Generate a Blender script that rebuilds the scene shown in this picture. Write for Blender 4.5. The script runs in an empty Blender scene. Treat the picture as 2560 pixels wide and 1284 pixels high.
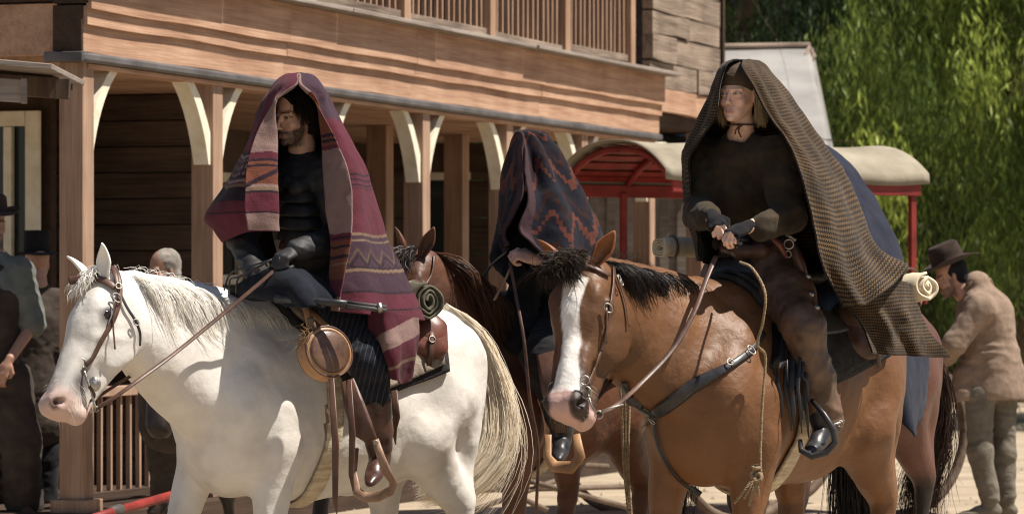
import bpy, bmesh, math, random
import numpy as np
from mathutils import Vector, Matrix, Euler
from mathutils.bvhtree import BVHTree
R = math.radians
sc = bpy.context.scene
C = sc.collection
# ---------------------------------------------------------------- camera, sky, sun, exposure
CAMH, HOR, FPX = 1.45, 750.0, 9600.0
cam = bpy.data.cameras.new("camera"); co = bpy.data.objects.new("camera", cam); C.objects.link(co)
co.location = (0, 0, CAMH); co.rotation_euler = (R(90), 0, 0)
cam.lens = 135; cam.sensor_width = 36; cam.shift_y = (HOR - 642) / 2560.0
cam.clip_end = 1000
cam.dof.use_dof = True; cam.dof.focus_distance = 16.4; cam.dof.aperture_fstop = 6.3
sc.camera = co
SUN_EL = R(61); SH = Vector((0.985, -0.15, 0)).normalized()
w = bpy.data.worlds.new("World"); sc.world = w; w.use_nodes = True
nt = w.node_tree; bg = nt.nodes["Background"]
sky = nt.nodes.new("ShaderNodeTexSky"); sky.sky_type = 'NISHITA'; sky.sun_disc = False
sky.sun_elevation = SUN_EL; sky.sun_rotation = math.atan2(SH.x, SH.y)
sky.dust_density = 0.7
nt.links.new(sky.outputs[0], bg.inputs[0]); bg.inputs[1].default_value = 0.05
sl = bpy.data.lights.new("sun", 'SUN'); sl.energy = 5.0; sl.angle = R(0.55); sl.color = (1.0, .93, .83)
so = bpy.data.objects.new("sun", sl); C.objects.link(so)
S = Vector((SH.x * math.cos(SUN_EL), SH.y * math.cos(SUN_EL), math.sin(SUN_EL)))
so.rotation_euler = S.to_track_quat('Z', 'Y').to_euler(); so.location = (20, 20, 40)
sc.view_settings.view_transform = 'Standard'; sc.view_settings.look = 'None'
sc.view_settings.exposure = 0.74; sc.view_settings.gamma = 1
sc.render.engine = 'CYCLES'
sc.cycles.filter_width = 1.15

def P(px, py, D):
    return Vector(((px - 1280) / FPX * D, D, CAMH - (py - HOR) / FPX * D))
def PJ(v):
    return (1280 + FPX * v[0] / v[1], HOR - FPX * (v[2] - CAMH) / v[1])

# ---------------------------------------------------------------- objects
def tag(o, label=None, cat=None, group=None, kind=None):
    if label: o['label'] = label
    if cat: o['category'] = cat
    if group: o['group'] = group
    if kind: o['kind'] = kind
    return o
def empty(name, loc, label=None, cat=None, group=None, rz=0, kind=None):
    o = bpy.data.objects.new(name, None); C.objects.link(o); o.location = loc
    o.rotation_euler = (0, 0, rz); o.empty_display_size = .1
    bpy.context.view_layer.update()
    return tag(o, label, cat, group, kind)
def mesh_obj(name, verts, faces, mat, parent=None, smooth=True, cols=None, uvs=None, local=False):
    """verts are in WORLD space unless local; placed under the parent without moving"""
    me = bpy.data.meshes.new(name)
    V = np.asarray(verts, dtype=np.float64).reshape(-1, 3)
    if parent is not None and not local:
        M = np.array(parent.matrix_world.inverted())
        V = V @ M[:3, :3].T + M[:3, 3]
    if isinstance(faces, np.ndarray) and faces.ndim == 2:
        n, k = faces.shape
        me.vertices.add(len(V)); me.vertices.foreach_set('co', V.astype(np.float32).ravel())
        me.loops.add(n * k); me.loops.foreach_set('vertex_index', faces.astype(np.int32).ravel())
        me.polygons.add(n); me.polygons.foreach_set('loop_start', np.arange(0, n * k, k, dtype=np.int32))
        me.polygons.foreach_set('loop_total', np.full(n, k, dtype=np.int32))
        me.update(calc_edges=True)
    else:
        me.from_pydata([tuple(v) for v in V], [], [tuple(f) for f in faces])
    me.validate(verbose=False)
    if smooth: me.polygons.foreach_set('use_smooth', [True] * len(me.polygons))
    if cols is not None:
        a = me.color_attributes.new('Col', 'FLOAT_COLOR', 'POINT')
        c4 = np.ones((len(V), 4), dtype=np.float32); c4[:, :3] = cols
        a.data.foreach_set('color', c4.ravel())
    if uvs is not None:
        ul = me.uv_layers.new(name='UVMap')
        li = np.zeros(len(me.loops), dtype=np.int32); me.loops.foreach_get('vertex_index', li)
        ul.data.foreach_set('uv', np.asarray(uvs, dtype=np.float32)[li].ravel())
    o = bpy.data.objects.new(name, me); C.objects.link(o)
    if mat: me.materials.append(mat)
    if parent is not None: o.parent = parent
    return o

class MB:
    """mesh builder, world space"""
    def __init__(s): s.v = []; s.f = []; s.n = 0
    def add(s, v, f):
        v = np.asarray(v, float).reshape(-1, 3)
        s.v.append(v)
        for q in f: s.f.append(tuple(int(i) + s.n for i in q))
        s.n += len(v)
    def box(s, c, sx, sy, sz, M=None, bev=0.0):
        c = np.array(c, float); h = np.array([sx, sy, sz]) / 2
        if bev > 0:
            bm = bmesh.new(); bmesh.ops.create_cube(bm, size=1)
            for q in bm.verts: q.co = Vector((q.co.x * sx, q.co.y * sy, q.co.z * sz))
            bmesh.ops.bevel(bm, geom=bm.edges[:], offset=bev, segments=1, affect='EDGES', profile=.5)
            bm.verts.index_update()
            v = np.array([q.co[:] for q in bm.verts]); f = [[q.index for q in fc.verts] for fc in bm.faces]; bm.free()
        else:
            v = np.array([[x, y, z] for x in (-1, 1) for y in (-1, 1) for z in (-1, 1)]) * h
            f = [(0, 1, 3, 2), (4, 6, 7, 5), (0, 4, 5, 1), (2, 3, 7, 6), (0, 2, 6, 4), (1, 5, 7, 3)]
        if M is not None: v = v @ np.array(M.to_3x3()).T
        s.add(v + c, f)
    def tube(s, pts, rad, seg=8, cap=True, flat=1.0, nrm=None):
        """swept tube; rad scalar or list; flat squashes along normal; nrm list of normals -> strap"""
        pts = [Vector(p) for p in pts]; n = len(pts)
        if not hasattr(rad, '__len__'): rad = [rad] * n
        T = []
        for i in range(n):
            a = pts[max(i - 1, 0)]; b = pts[min(i + 1, n - 1)]
            t = (b - a); T.append(t.normalized() if t.length > 1e-9 else Vector((0, 0, 1)))
        up = Vector((0, 0, 1)) if abs(T[0].z) < .9 else Vector((1, 0, 0))
        rows = []
        Np = None
        for i in range(n):
            if nrm is not None:
                N = Vector(nrm[i]); N = (N - T[i] * N.dot(T[i])).normalized()
            else:
                if Np is None: Np = up
                N = (Np - T[i] * Np.dot(T[i]))
                N = N.normalized() if N.length > 1e-6 else T[i].orthogonal().normalized()
                Np = N
            B = T[i].cross(N)
            rows.append([pts[i] + (B * math.cos(2 * math.pi * k / seg) + N * (math.sin(2 * math.pi * k / seg) * flat)) * rad[i] for k in range(seg)])
        v = [p for r in rows for p in r]; f = []
        for i in range(n - 1):
            for k in range(seg):
                f.append((i * seg + k, i * seg + (k + 1) % seg, (i + 1) * seg + (k + 1) % seg, (i + 1) * seg + k))
        if cap:
            f.append(tuple(range(seg))[::-1]); f.append(tuple((n - 1) * seg + k for k in range(seg)))
        s.add([tuple(p) for p in v], f)
    def build(s, name, mat, parent=None, smooth=False):
        return mesh_obj(name, np.concatenate(s.v), s.f, mat, parent, smooth)

def cr(pts, n, closed=False):
    """catmull-rom resample rows of any dimension"""
    p = np.asarray(pts, float); m = len(p)
    if closed: e = np.concatenate([p[-1:], p, p[:2]]); L = m
    else: e = np.concatenate([2 * p[:1] - p[1:2], p, 2 * p[-1:] - p[-2:-1]]); L = m - 1
    t = np.linspace(0, L, n, endpoint=not closed); i = np.minimum(t.astype(int), L - 1); u = (t - i)
    u = u.reshape((-1,) + (1,) * (p.ndim - 1))
    a, b, c, d = e[i], e[i + 1], e[i + 2], e[i + 3]
    return .5 * (2 * b + (c - a) * u + (2 * a - 5 * b + 4 * c - d) * u ** 2 + (3 * b - a - 3 * c + d) * u ** 3)

# ---------------------------------------------------------------- numpy value noise
_rs = np.random.RandomState(7); _tab = _rs.rand(64, 64, 64).astype(np.float32)
def vnoise(p):
    p = np.asarray(p, dtype=np.float64); i = np.floor(p).astype(int); f = p - i; f = f * f * (3 - 2 * f)
    r = 0
    for dx in (0, 1):
        for dy in (0, 1):
            for dz in (0, 1):
                wgt = (f[..., 0] if dx else 1 - f[..., 0]) * (f[..., 1] if dy else 1 - f[..., 1]) * (f[..., 2] if dz else 1 - f[..., 2])
                r = r + wgt * _tab[(i[..., 0] + dx) & 63, (i[..., 1] + dy) & 63, (i[..., 2] + dz) & 63]
    return r * 2 - 1

# ---------------------------------------------------------------- SDF engine
class SDF:
    def __init__(s, k=.04): s.p = []; s.k = k
    def cap(s, a, b, ra, rb=None, k=None, col=0, op='u'):
        s.p.append(('c', np.array(a, float), np.array(b, float), ra, ra if rb is None else rb, s.k if k is None else k, col, op)); return s
    def ell(s, c, r, M=None, k=None, col=0, op='u'):
        r = np.array([r] * 3 if not hasattr(r, '__len__') else r, float)
        Mi = np.eye(3) if M is None else np.array(M.to_3x3() if hasattr(M, 'to_3x3') else M)
        s.p.append(('e', np.array(c, float), r, Mi, None, s.k if k is None else k, col, op)); return s
    def chain(s, pts, rs, k=None, col=0):
        for i in range(len(pts) - 1): s.cap(pts[i], pts[i + 1], rs[i], rs[i + 1], k, col)
        return s
    @staticmethod
    def dist(q, X):
        if q[0] == 'c':
            a, b, ra, rb = q[1:5]; ba = b - a; L2 = max((ba * ba).sum(), 1e-12)
            h = np.clip(((X - a) @ ba) / L2, 0, 1)
            return np.sqrt((((X - a) - h[..., None] * ba) ** 2).sum(-1)) - (ra + (rb - ra) * h)
        c, r, M = q[1:4]; Y = (X - c) @ M
        k0 = np.sqrt(((Y / r) ** 2).sum(-1)); k1 = np.sqrt(((Y / (r * r)) ** 2).sum(-1))
        return k0 * (k0 - 1) / np.maximum(k1, 1e-9)
    def bbox(s):
        lo, hi = [], []
        for q in s.p:
            if q[7] != 'u': continue
            if q[0] == 'c':
                m = max(q[3], q[4]); lo.append(np.minimum(q[1], q[2]) - m); hi.append(np.maximum(q[1], q[2]) + m)
            else: m = q[2].max(); lo.append(q[1] - m); hi.append(q[1] + m)
        return np.min(lo, 0), np.max(hi, 0)
    def mesh(s, h, disp=None, palette=None, clip=None):
        lo, hi = s.bbox(); lo = lo - 3 * h; hi = hi + 3 * h
        n = np.ceil((hi - lo) / h).astype(int) + 1
        ax = [lo[i] + h * np.arange(n[i]) for i in range(3)]
        F = np.full(n, .25, dtype=np.float32); CI = np.zeros(n, dtype=np.int8); BD = np.full(n, 9., dtype=np.float32)
        for q in s.p:
            if q[0] == 'c': m = max(q[3], q[4]); a = np.minimum(q[1], q[2]) - m; b = np.maximum(q[1], q[2]) + m
            else: m = q[2].max(); a = q[1] - m; b = q[1] + m
            pad = q[5] * 1.2 + 4 * h; a = a - pad; b = b + pad
            i0 = np.clip(((a - lo) / h).astype(int), 0, n - 1); i1 = np.clip(((b - lo) / h).astype(int) + 2, 1, n)
            if (i1 <= i0).any(): continue
            sl_ = tuple(slice(i0[j], i1[j]) for j in range(3))
            X = np.stack(np.meshgrid(ax[0][sl_[0]], ax[1][sl_[1]], ax[2][sl_[2]], indexing='ij'), -1)
            d = s.dist(q, X); k = max(q[5], 1e-5); cur = F[sl_]
            if q[7] == 'u':
                hh = np.clip(.5 + .5 * (cur - d) / k, 0, 1)
                F[sl_] = cur * (1 - hh) + d * hh - k * hh * (1 - hh)
            else:
                F[sl_] = _smax(cur, -d, k)
            m_ = d < BD[sl_]
            if q[7] == 'u' or q[7] == 's':
                CI[sl_] = np.where(m_, q[6], CI[sl_]); BD[sl_] = np.where(m_, d, BD[sl_])
        if disp is not None:
            near = np.abs(F) < 4 * h + .05
            idx = np.argwhere(near); X = lo + idx * h
            F[near] += disp(X).astype(np.float32)
        V, Q, cell = surface_nets(F, lo, h)
        ci = CI[cell[:, 0], cell[:, 1], cell[:, 2]]
        return V, Q, ci
def _smax(a, b, k):
    hh = np.clip(.5 - .5 * (a - b) / k, 0, 1)
    return a * (1 - hh) + b * hh + k * hh * (1 - hh)
def surface_nets(F, lo, h):
    s_ = F < 0; c = [s_[i:s_.shape[0] - 1 + i, j:s_.shape[1] - 1 + j, k:s_.shape[2] - 1 + k] for i in (0, 1) for j in (0, 1) for k in (0, 1)]
    cnt = sum(x.astype(np.int8) for x in c); act = (cnt > 0) & (cnt < 8)
    cell = np.argwhere(act); N = len(cell); idm = np.full(act.shape, -1, dtype=np.int64); idm[act] = np.arange(N)
    off = np.array([(i, j, k) for i in (0, 1) for j in (0, 1) for k in (0, 1)])
    vals = np.stack([F[cell[:, 0] + o[0], cell[:, 1] + o[1], cell[:, 2] + o[2]] for o in off], 1)
    acc = np.zeros((N, 3)); num = np.zeros(N)
    for a in range(8):
        for b in range(a + 1, 8):
            if np.abs(off[a] - off[b]).sum() != 1: continue
            va, vb = vals[:, a], vals[:, b]; m = (va < 0) != (vb < 0)
            t = np.where(m, va / np.where(m, va - vb, 1), 0)
            p = off[a] + t[:, None] * (off[b] - off[a]); acc += p * m[:, None]; num += m
    V = lo + (cell + acc / num[:, None]) * h
    Q = []
    for axi in range(3):
        b_, c_ = [(1, 2), (2, 0), (0, 1)][axi]
        sa = [slice(None)] * 3; sb = [slice(None)] * 3; sa[axi] = slice(0, -1); sb[axi] = slice(1, None)
        A = s_[tuple(sa)]; B = s_[tuple(sb)]
        e = np.argwhere(A != B)
        ok = (e[:, b_] > 0) & (e[:, c_] > 0) & (e[:, b_] < act.shape[b_]) & (e[:, c_] < act.shape[c_]); e = e[ok]
        def g(db, dc):
            f = e.copy(); f[:, b_] -= db; f[:, c_] -= dc
            return idm[f[:, 0], f[:, 1], f[:, 2]]
        q = np.stack([g(1, 1), g(0, 1), g(0, 0), g(1, 0)], 1)
        fl = ~A[e[:, 0], e[:, 1], e[:, 2]]
        q[fl] = q[fl][:, ::-1]
        Q.append(q)
    return V, np.concatenate(Q), cell
def vsmooth(V, Q, it=2, lam=.5):
    E = np.concatenate([Q[:, [0, 1]], Q[:, [1, 2]], Q[:, [2, 3]], Q[:, [3, 0]]]); n = len(V)
    for _ in range(it):
        acc = np.zeros_like(V); cn = np.zeros(n)
        for a, b in ((0, 1), (1, 0)):
            for d in range(3): acc[:, d] += np.bincount(E[:, a], V[E[:, b], d], n)
            cn += np.bincount(E[:, a], minlength=n)
        V = V + lam * (acc / np.maximum(cn, 1)[:, None] - V)
    return V
def vnormals(V, Q):
    n = np.cross(V[Q[:, 2]] - V[Q[:, 0]], V[Q[:, 3]] - V[Q[:, 1]]); out = np.zeros_like(V)
    for k in range(Q.shape[1]):
        for d in range(3): out[:, d] += np.bincount(Q[:, k], n[:, d], len(V))
    return out / np.maximum(np.linalg.norm(out, axis=1), 1e-12)[:, None]

# ---------------------------------------------------------------- materials
def newmat(name):
    m = bpy.data.materials.new(name); m.use_nodes = True; nt = m.node_tree; b = nt.nodes["Principled BSDF"]
    return m, nt, b
def nd(nt, t, **kw):
    n = nt.nodes.new(t)
    for k, v in kw.items():
        if k.startswith('i_'):
            key = k[2:]; n.inputs[int(key) if key.isdigit() else key.replace('_', ' ')].default_value = v
        else: setattr(n, k, v)
    return n
def ramp(nt, stops, interp='LINEAR'):
    r = nt.nodes.new("ShaderNodeValToRGB"); r.color_ramp.interpolation = interp
    e = r.color_ramp.elements
    while len(e) < len(stops): e.new(.5)
    for i, (p, c) in enumerate(stops):
        e[i].position = p; e[i].color = (c[0], c[1], c[2], 1) if hasattr(c, '__len__') else (c, c, c, 1)
    return r
def mat_noise(name, c1, c2, scale=(5, 5, 5), rough=.8, bump=.3, bscale=None, detail=8, spec=.3, dist=.01, sheen=0, attr=False, metal=0, c3=None, lo=.35, hi=.65):
    m, nt, b = newmat(name); L = nt.links.new
    tc = nd(nt, "ShaderNodeTexCoord"); mp = nd(nt, "ShaderNodeMapping"); L(tc.outputs['Object'], mp.inputs[0]); mp.inputs['Scale'].default_value = scale
    n1 = nd(nt, "ShaderNodeTexNoise", i_Scale=1.0, i_Detail=detail, i_Roughness=.6); L(mp.outputs[0], n1.inputs['Vector'])
    st = [(lo, c1), (hi, c2)]
    if c3: st = [(lo, c1), ((lo + hi) / 2, c3), (hi, c2)]
    r = ramp(nt, st); L(n1.outputs[0], r.inputs[0])
    if attr:
        at = nd(nt, "ShaderNodeVertexColor"); at.layer_name = 'Col'
        mx = nd(nt, "ShaderNodeMix", data_type='RGBA', blend_type='MULTIPLY'); mx.inputs[0].default_value = 1
        L(at.outputs[0], mx.inputs[6]); L(r.outputs[0], mx.inputs[7]); L(mx.outputs[2], b.inputs['Base Color'])
    else: L(r.outputs[0], b.inputs['Base Color'])
    b.inputs['Roughness'].default_value = rough; b.inputs['Specular IOR Level'].default_value = spec; b.inputs['Metallic'].default_value = metal
    if sheen: b.inputs['Sheen Weight'].default_value = sheen
    if bump:
        m2 = nd(nt, "ShaderNodeMapping"); L(tc.outputs['Object'], m2.inputs[0]); m2.inputs['Scale'].default_value = bscale or tuple(q * 4 for q in scale)
        n2 = nd(nt, "ShaderNodeTexNoise", i_Scale=1.0, i_Detail=6); L(m2.outputs[0], n2.inputs['Vector'])
        bp = nd(nt, "ShaderNodeBump", i_Strength=bump, i_Distance=dist); L(n2.outputs[0], bp.inputs['Height']); L(bp.outputs[0], b.inputs['Normal'])
    return m
def wood(name, c1, c2, axis=0, rough=.85, bump=.5, grain=1.0, knots=True):
    """long grain along the object's axis"""
    m, nt, b = newmat(name); L = nt.links.new
    tc = nd(nt, "ShaderNodeTexCoord")
    s1 = [14 * grain] * 3; s1[axis] = .9; s2 = [90 * grain] * 3; s2[axis] = 2.5
    oi = nd(nt, "ShaderNodeObjectInfo"); av = nd(nt, "ShaderNodeVectorMath", operation='MULTIPLY_ADD')
    cm = nd(nt, "ShaderNodeCombineXYZ"); L(oi.outputs['Random'], cm.inputs[0]); L(oi.outputs['Random'], cm.inputs[1]); L(oi.outputs['Random'], cm.inputs[2])
    L(cm.outputs[0], av.inputs[0]); av.inputs[1].default_value = (37, 37, 37); L(tc.outputs['Object'], av.inputs[2])
    mp = nd(nt, "ShaderNodeMapping"); mp.inputs['Scale'].default_value = s1; L(av.outputs[0], mp.inputs[0])
    mq = nd(nt, "ShaderNodeMapping"); mq.inputs['Scale'].default_value = s2; L(av.outputs[0], mq.inputs[0])
    n1 = nd(nt, "ShaderNodeTexNoise", i_Scale=1.0, i_Detail=6, i_Distortion=.35); L(mp.outputs[0], n1.inputs['Vector'])
    n2 = nd(nt, "ShaderNodeTexNoise", i_Scale=1.0, i_Detail=6); L(mq.outputs[0], n2.inputs['Vector'])
    n3 = nd(nt, "ShaderNodeTexNoise", i_Scale=2.2, i_Detail=4); L(av.outputs[0], n3.inputs['Vector'])
    ad = nd(nt, "ShaderNodeMath", operation='ADD'); L(n1.outputs[0], ad.inputs[0]); L(n2.outputs[0], ad.inputs[1])
    a2 = nd(nt, "ShaderNodeMath", operation='ADD'); L(ad.outputs[0], a2.inputs[0]); L(n3.outputs[0], a2.inputs[1])
    dv = nd(nt, "ShaderNodeMath", operation='DIVIDE'); L(a2.outputs[0], dv.inputs[0]); dv.inputs[1].default_value = 3
    r = ramp(nt, [(.38, c1), (.62, c2)]); L(dv.outputs[0], r.inputs[0])
    L(r.outputs[0], b.inputs['Base Color']); b.inputs['Roughness'].default_value = rough; b.inputs['Specular IOR Level'].default_value = .25
    bp = nd(nt, "ShaderNodeBump", i_Strength=bump, i_Distance=.006); L(ad.outputs[0], bp.inputs['Height']); L(bp.outputs[0], b.inputs['Normal'])
    return m
# ================================================================ SETTING
TH = R(18.8)
A = Vector((math.sin(TH), math.cos(TH), 0)); Nn = Vector((math.cos(TH), -math.sin(TH), 0)); Z = Vector((0, 0, 1))
O = Vector((-2.488, 22.86, 0))
def FW(t, d, z): return O + A * t + Nn * d + Z * z
FR = Matrix((A, Nn, Z)).transposed()      # local x=along, y=out, z=up
rf = random.Random(3)
M_new = wood('sawn_wood', (.27, .145, .09), (.50, .32, .215), 0)
M_newv = wood('post_wood', (.20, .12, .08), (.40, .265, .185), 2)
M_weath = wood('weathered_wood', (.085, .06, .045), (.33, .255, .195), 0, bump=1.0)
M_weathv = wood('weathered_wood_upright', (.22, .13, .085), (.42, .27, .18), 2, bump=.8)
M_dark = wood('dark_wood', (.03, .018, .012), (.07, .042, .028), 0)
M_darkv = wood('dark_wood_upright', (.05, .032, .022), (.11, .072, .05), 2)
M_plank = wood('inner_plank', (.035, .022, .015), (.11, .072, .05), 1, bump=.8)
M_grey = wood('grey_wood', (.17, .14, .12), (.34, .29, .25), 0, bump=.6)
M_cream = mat_noise('cream_paint', (.62, .56, .42), (.80, .75, .62), (6, 6, 6), .6, .2)
M_gutter = mat_noise('dark_metal', (.06, .055, .055), (.13, .12, .12), (3, 3, 3), .5, .1)
M_dirt = mat_noise('pale_dirt', (.26, .205, .145), (.39, .315, .225), (1.3, 1.3, 1.3), .95, .6, (9, 9, 9), dist=.03, c3=(.33,.265,.19))
m_, nt_, b_ = newmat('window_glass'); b_.inputs['Base Color'].default_value = (.02, .025, .025, 1); b_.inputs['Roughness'].default_value = .12; M_glass = m_
M_canvas = mat_noise('canvas', (.185, .175, .165), (.29, .275, .26), (1.2, 1.2, 1.2), .9, .25, (30, 30, 30))

def fbox(name, t0, t1, d0, d1, z0, z1, mat, parent=None, bev=.004, warp=0.0, jit=0.0):
    """a board in the building's frame; its own object axes follow the building; warp gives a wavy lower edge"""
    o = MB(); L_ = t1 - t0
    n = max(2, int(L_ / .35)) if warp else 1
    if warp:
        v = []; f = []
        ph = rf.random() * 10
        for i in range(n + 1):
            x = -L_ / 2 + L_ * i / n
            lo = -(z1 - z0) / 2 + warp * math.sin(ph + i * 1.3) + rf.uniform(-1, 1) * warp * .6
            hi = (z1 - z0) / 2; b = (d1 - d0) / 2; yw = rf.uniform(-1, 1) * warp * .4
            v += [(x, -b, lo), (x, b + yw, lo), (x, b + yw, hi), (x, -b, hi)]
        for i in range(n):
            for k in range(4): f.append((i * 4 + k, (i + 1) * 4 + k, (i + 1) * 4 + (k + 1) % 4, i * 4 + (k + 1) % 4))
        f.append((3, 2, 1, 0)); f.append(tuple(n * 4 + k for k in range(4)))
        o.add(v, f)
    else: o.box((0, 0, 0), L_, d1 - d0, z1 - z0, bev=bev)
    ob = mesh_obj(name, np.concatenate(o.v), o.f, mat, None, False, local=True)
    c = FW((t0 + t1) / 2, (d0 + d1) / 2, (z0 + z1) / 2)
    Mw = FR.to_4x4(); Mw.translation = c
    if jit: Mw = Mw @ Matrix.Rotation(rf.uniform(-jit, jit), 4, 'Y')
    ob.matrix_world = Mw
    if parent is not None:
        ob.parent = parent; ob.matrix_parent_inverse = parent.matrix_world.inverted()
    return ob

# ground
g = mesh_obj('ground', [(-150, -20, 0), (150, -20, 0), (150, 260, 0), (-150, 260, 0)], [(0, 1, 2, 3)], M_dirt, smooth=False); tag(g, kind='structure')

rg0 = np.random.RandomState(9); n0 = 900; V0 = []; F0 = []
for i in range(n0):
    D0 = rg0.uniform(22, 46); x0 = rg0.uniform(-.2, .14) * D0 * .9 + 1.2; r0 = rg0.uniform(.008, .035); b0 = len(V0)
    for (dx, dy, dz) in ((1, 0, 0), (0, 1, 0), (-1, 0, 0), (0, -1, 0), (0, 0, .7)): V0.append((x0 + dx * r0 * rg0.uniform(.6, 1.3), D0 + dy * r0 * rg0.uniform(.6, 1.3), dz * r0 + .002))
    F0 += [(b0, b0 + 1, b0 + 4), (b0 + 1, b0 + 2, b0 + 4), (b0 + 2, b0 + 3, b0 + 4), (b0 + 3, b0, b0 + 4)]
pb = mesh_obj('pebbles', V0, F0, M_dirt, smooth=False); tag(pb, 'scattered small stones and clods on the pale dirt street', 'stones', kind='stuff')
# ---- saloon building with porch
sal = empty('saloon_building', FW(0, -1, 0), 'long two storey timber building with a shaded porch and an upstairs balcony', 'building')
bw = fbox('boardwalk', -.3, 12.2, -3.6, .12, 0.0, .19, M_dark, sal)
for i, k in enumerate((-.155, 1.795, 3.745, 5.69, 7.6, 9.53, 11.48)):
    p = fbox('post', k, k + .155, -.155, .0, .19, 2.86, M_newv, sal)
    if i == 0:
        b = fbox('post_base', k - .04, k + .195, -.195, .04, .19, .27, M_newv, p)
    for sgn in (-1, 1):
        if i == 0 and sgn < 0: continue
        # curved knee brace
        v = []; f = []; nseg = 10
        base = k if sgn < 0 else k + .155
        for j in range(nseg + 1):
            a = j / nseg * math.pi / 2
            for off in (0, .085):
                ex, ez = .40 * math.sin(a) , .54 * math.cos(a)
                lx, lz = .40 * (1 - j / nseg), .54 * j / nseg        # straight brace
                cx = (.40 - .40 * math.sin(a)); cz = .54 - .54 * math.cos(a)
                x = .5 * cx + .5 * lx; z = .5 * cz + .5 * lz
                wth = off * (1 + .35 * abs(j / nseg - .5))
                x2 = max(x - wth * .86, 0.001); z2 = max(z - wth * .35 * 0, 0)
                if off == 0: xx = x + .03
                else: xx = x2
                for d in (-.125, -.02):
                    v.append(tuple(FW(base + sgn * xx, d, 2.856 - z)))
        for j in range(nseg):
            q = j * 4; r_ = q + 4
            f += [(q, q + 1, r_ + 1, r_), (q + 2, r_ + 2, r_ + 3, q + 3), (q, r_, r_ + 2, q + 2), (q + 1, q + 3, r_ + 3, r_ + 1)]
        f += [(0, 2, 3, 1), (nseg * 4, nseg * 4 + 1, nseg * 4 + 3, nseg * 4 + 2)]
        br = mesh_obj('brace', v, f, M_cream, p, False)
# second row of posts, set back
for k in (4.3, 6.25, 8.1, 9.94, 11.8):
    fbox('inner_post', k, k + .17, -1.37, -1.2, .19, 2.86, M_newv, sal)
# fascia tiers
for (d1, z0, z1) in ((.085, 3.165, 3.40), (.058, 3.075, 3.165), (.030, 2.915, 3.075)):
    e = -.155 - .06
    for (a, b) in ((e, 2.9), (2.903, 5.35), (5.353, 8.3), (8.303, 11.66)):
        fbox('fascia_board', a, b, .0 + d1 - .035, d1, z0, z1 + .02, M_new, sal, warp=.0035)
fbox('moulding', -.26, 11.7, -.02, .055, 2.855, 2.912, M_gutter, sal, bev=.015)
fbox('eave_beam', -.1, 11.6, -.15, .012, 2.825, 2.853, M_new, sal)
fbox('porch_ceiling', .01, 11.6, -3.6, -.16, 2.86, 2.95, M_new, sal)
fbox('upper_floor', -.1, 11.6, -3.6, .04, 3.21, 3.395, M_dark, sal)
for i in range(6):
    a = -.24 + i * 2.0
    fbox('deck_edge', a, a + 1.995, -.3, .205 + rf.uniform(-.012, .012), 3.422, 3.452, M_grey, sal, jit=.0015)
# the shaded end of the building (faces the camera, runs to the left)
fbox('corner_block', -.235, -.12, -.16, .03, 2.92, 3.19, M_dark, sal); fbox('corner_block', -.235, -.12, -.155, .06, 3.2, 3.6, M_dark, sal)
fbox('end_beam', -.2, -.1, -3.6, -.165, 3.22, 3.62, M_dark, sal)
fbox('end_board', -.16, -.1, -3.6, -.165, 2.9, 3.21, M_new, sal)
fbox('end_moulding', -.275, -.2, -.2, .05, 2.857, 2.914, M_gutter, sal)
# planked wall facing the camera inside the porch
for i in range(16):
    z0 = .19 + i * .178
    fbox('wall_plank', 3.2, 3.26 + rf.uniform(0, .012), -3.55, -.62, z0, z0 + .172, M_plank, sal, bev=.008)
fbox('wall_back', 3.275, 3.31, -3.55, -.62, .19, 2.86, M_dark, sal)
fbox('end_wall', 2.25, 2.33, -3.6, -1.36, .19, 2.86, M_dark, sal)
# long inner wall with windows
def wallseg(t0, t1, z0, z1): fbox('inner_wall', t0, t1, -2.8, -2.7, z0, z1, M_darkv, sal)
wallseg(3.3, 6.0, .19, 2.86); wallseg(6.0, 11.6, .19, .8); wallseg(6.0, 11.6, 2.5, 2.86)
for t0 in (6.9, 8.7, 10.4): wallseg(t0, t0 + .5, .8, 2.5)
for (a, b) in ((6.0, 6.9), (7.4, 8.7), (9.2, 10.4)):
    w_ = fbox('window', a, b, -2.78, -2.755, .8, 2.5, M_glass, sal)
    for (p, q, r, s) in ((a, b, .8, .88), (a, b, 1.58, 1.66), (a, b, 2.42, 2.5), (a, a + .07, .88, 2.42), (b - .07, b, .88, 2.42)):
        fbox('frame', p, q, -2.75, -2.70, r, s, M_cream, w_)
for (d0, d1) in ((-4.6, -3.0), (-2.6, -2.15), (-1.75, -1.5)):
    for i in range(8): fbox('far_plank', 11.7, 11.76 + rf.uniform(0, .01), d0, d1, .19 + i * .334,   .19 + (i + 1) * .334 - .006, M_plank, sal)
for (d0, d1) in ((-3.0, -2.6), (-2.15, -1.75)):
    w_ = fbox('window', 11.72, 11.74, d0, d1, .9, 2.6, M_glass, sal)
    fbox('far_plank', 11.7, 11.76, d0, d1, .19, .9, M_darkv, sal); fbox('far_plank', 11.7, 11.76, d0, d1, 2.6, 2.86, M_darkv, sal)
    for (r_, s_) in ((.9, .97), (1.70, 1.78), (2.53, 2.6)): fbox('frame', 11.69, 11.715, d0, d1, r_, s_, M_cream, w_)
# doorway trim at far left
dr = fbox('doorway', 2.2, 2.24, -2.6, -1.45, .2, 2.62, M_glass, sal)
for (p, q, r, s) in ((-1.50, -1.405, .2, 2.70), (-2.6, -1.503, 2.60, 2.70), (-1.66, -1.60, .2, 2.597), (-2.6, -1.663, 1.93, 1.98)):
    fbox('door_frame', 2.14, 2.19, p, q, r, s, M_cream, dr)
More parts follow.
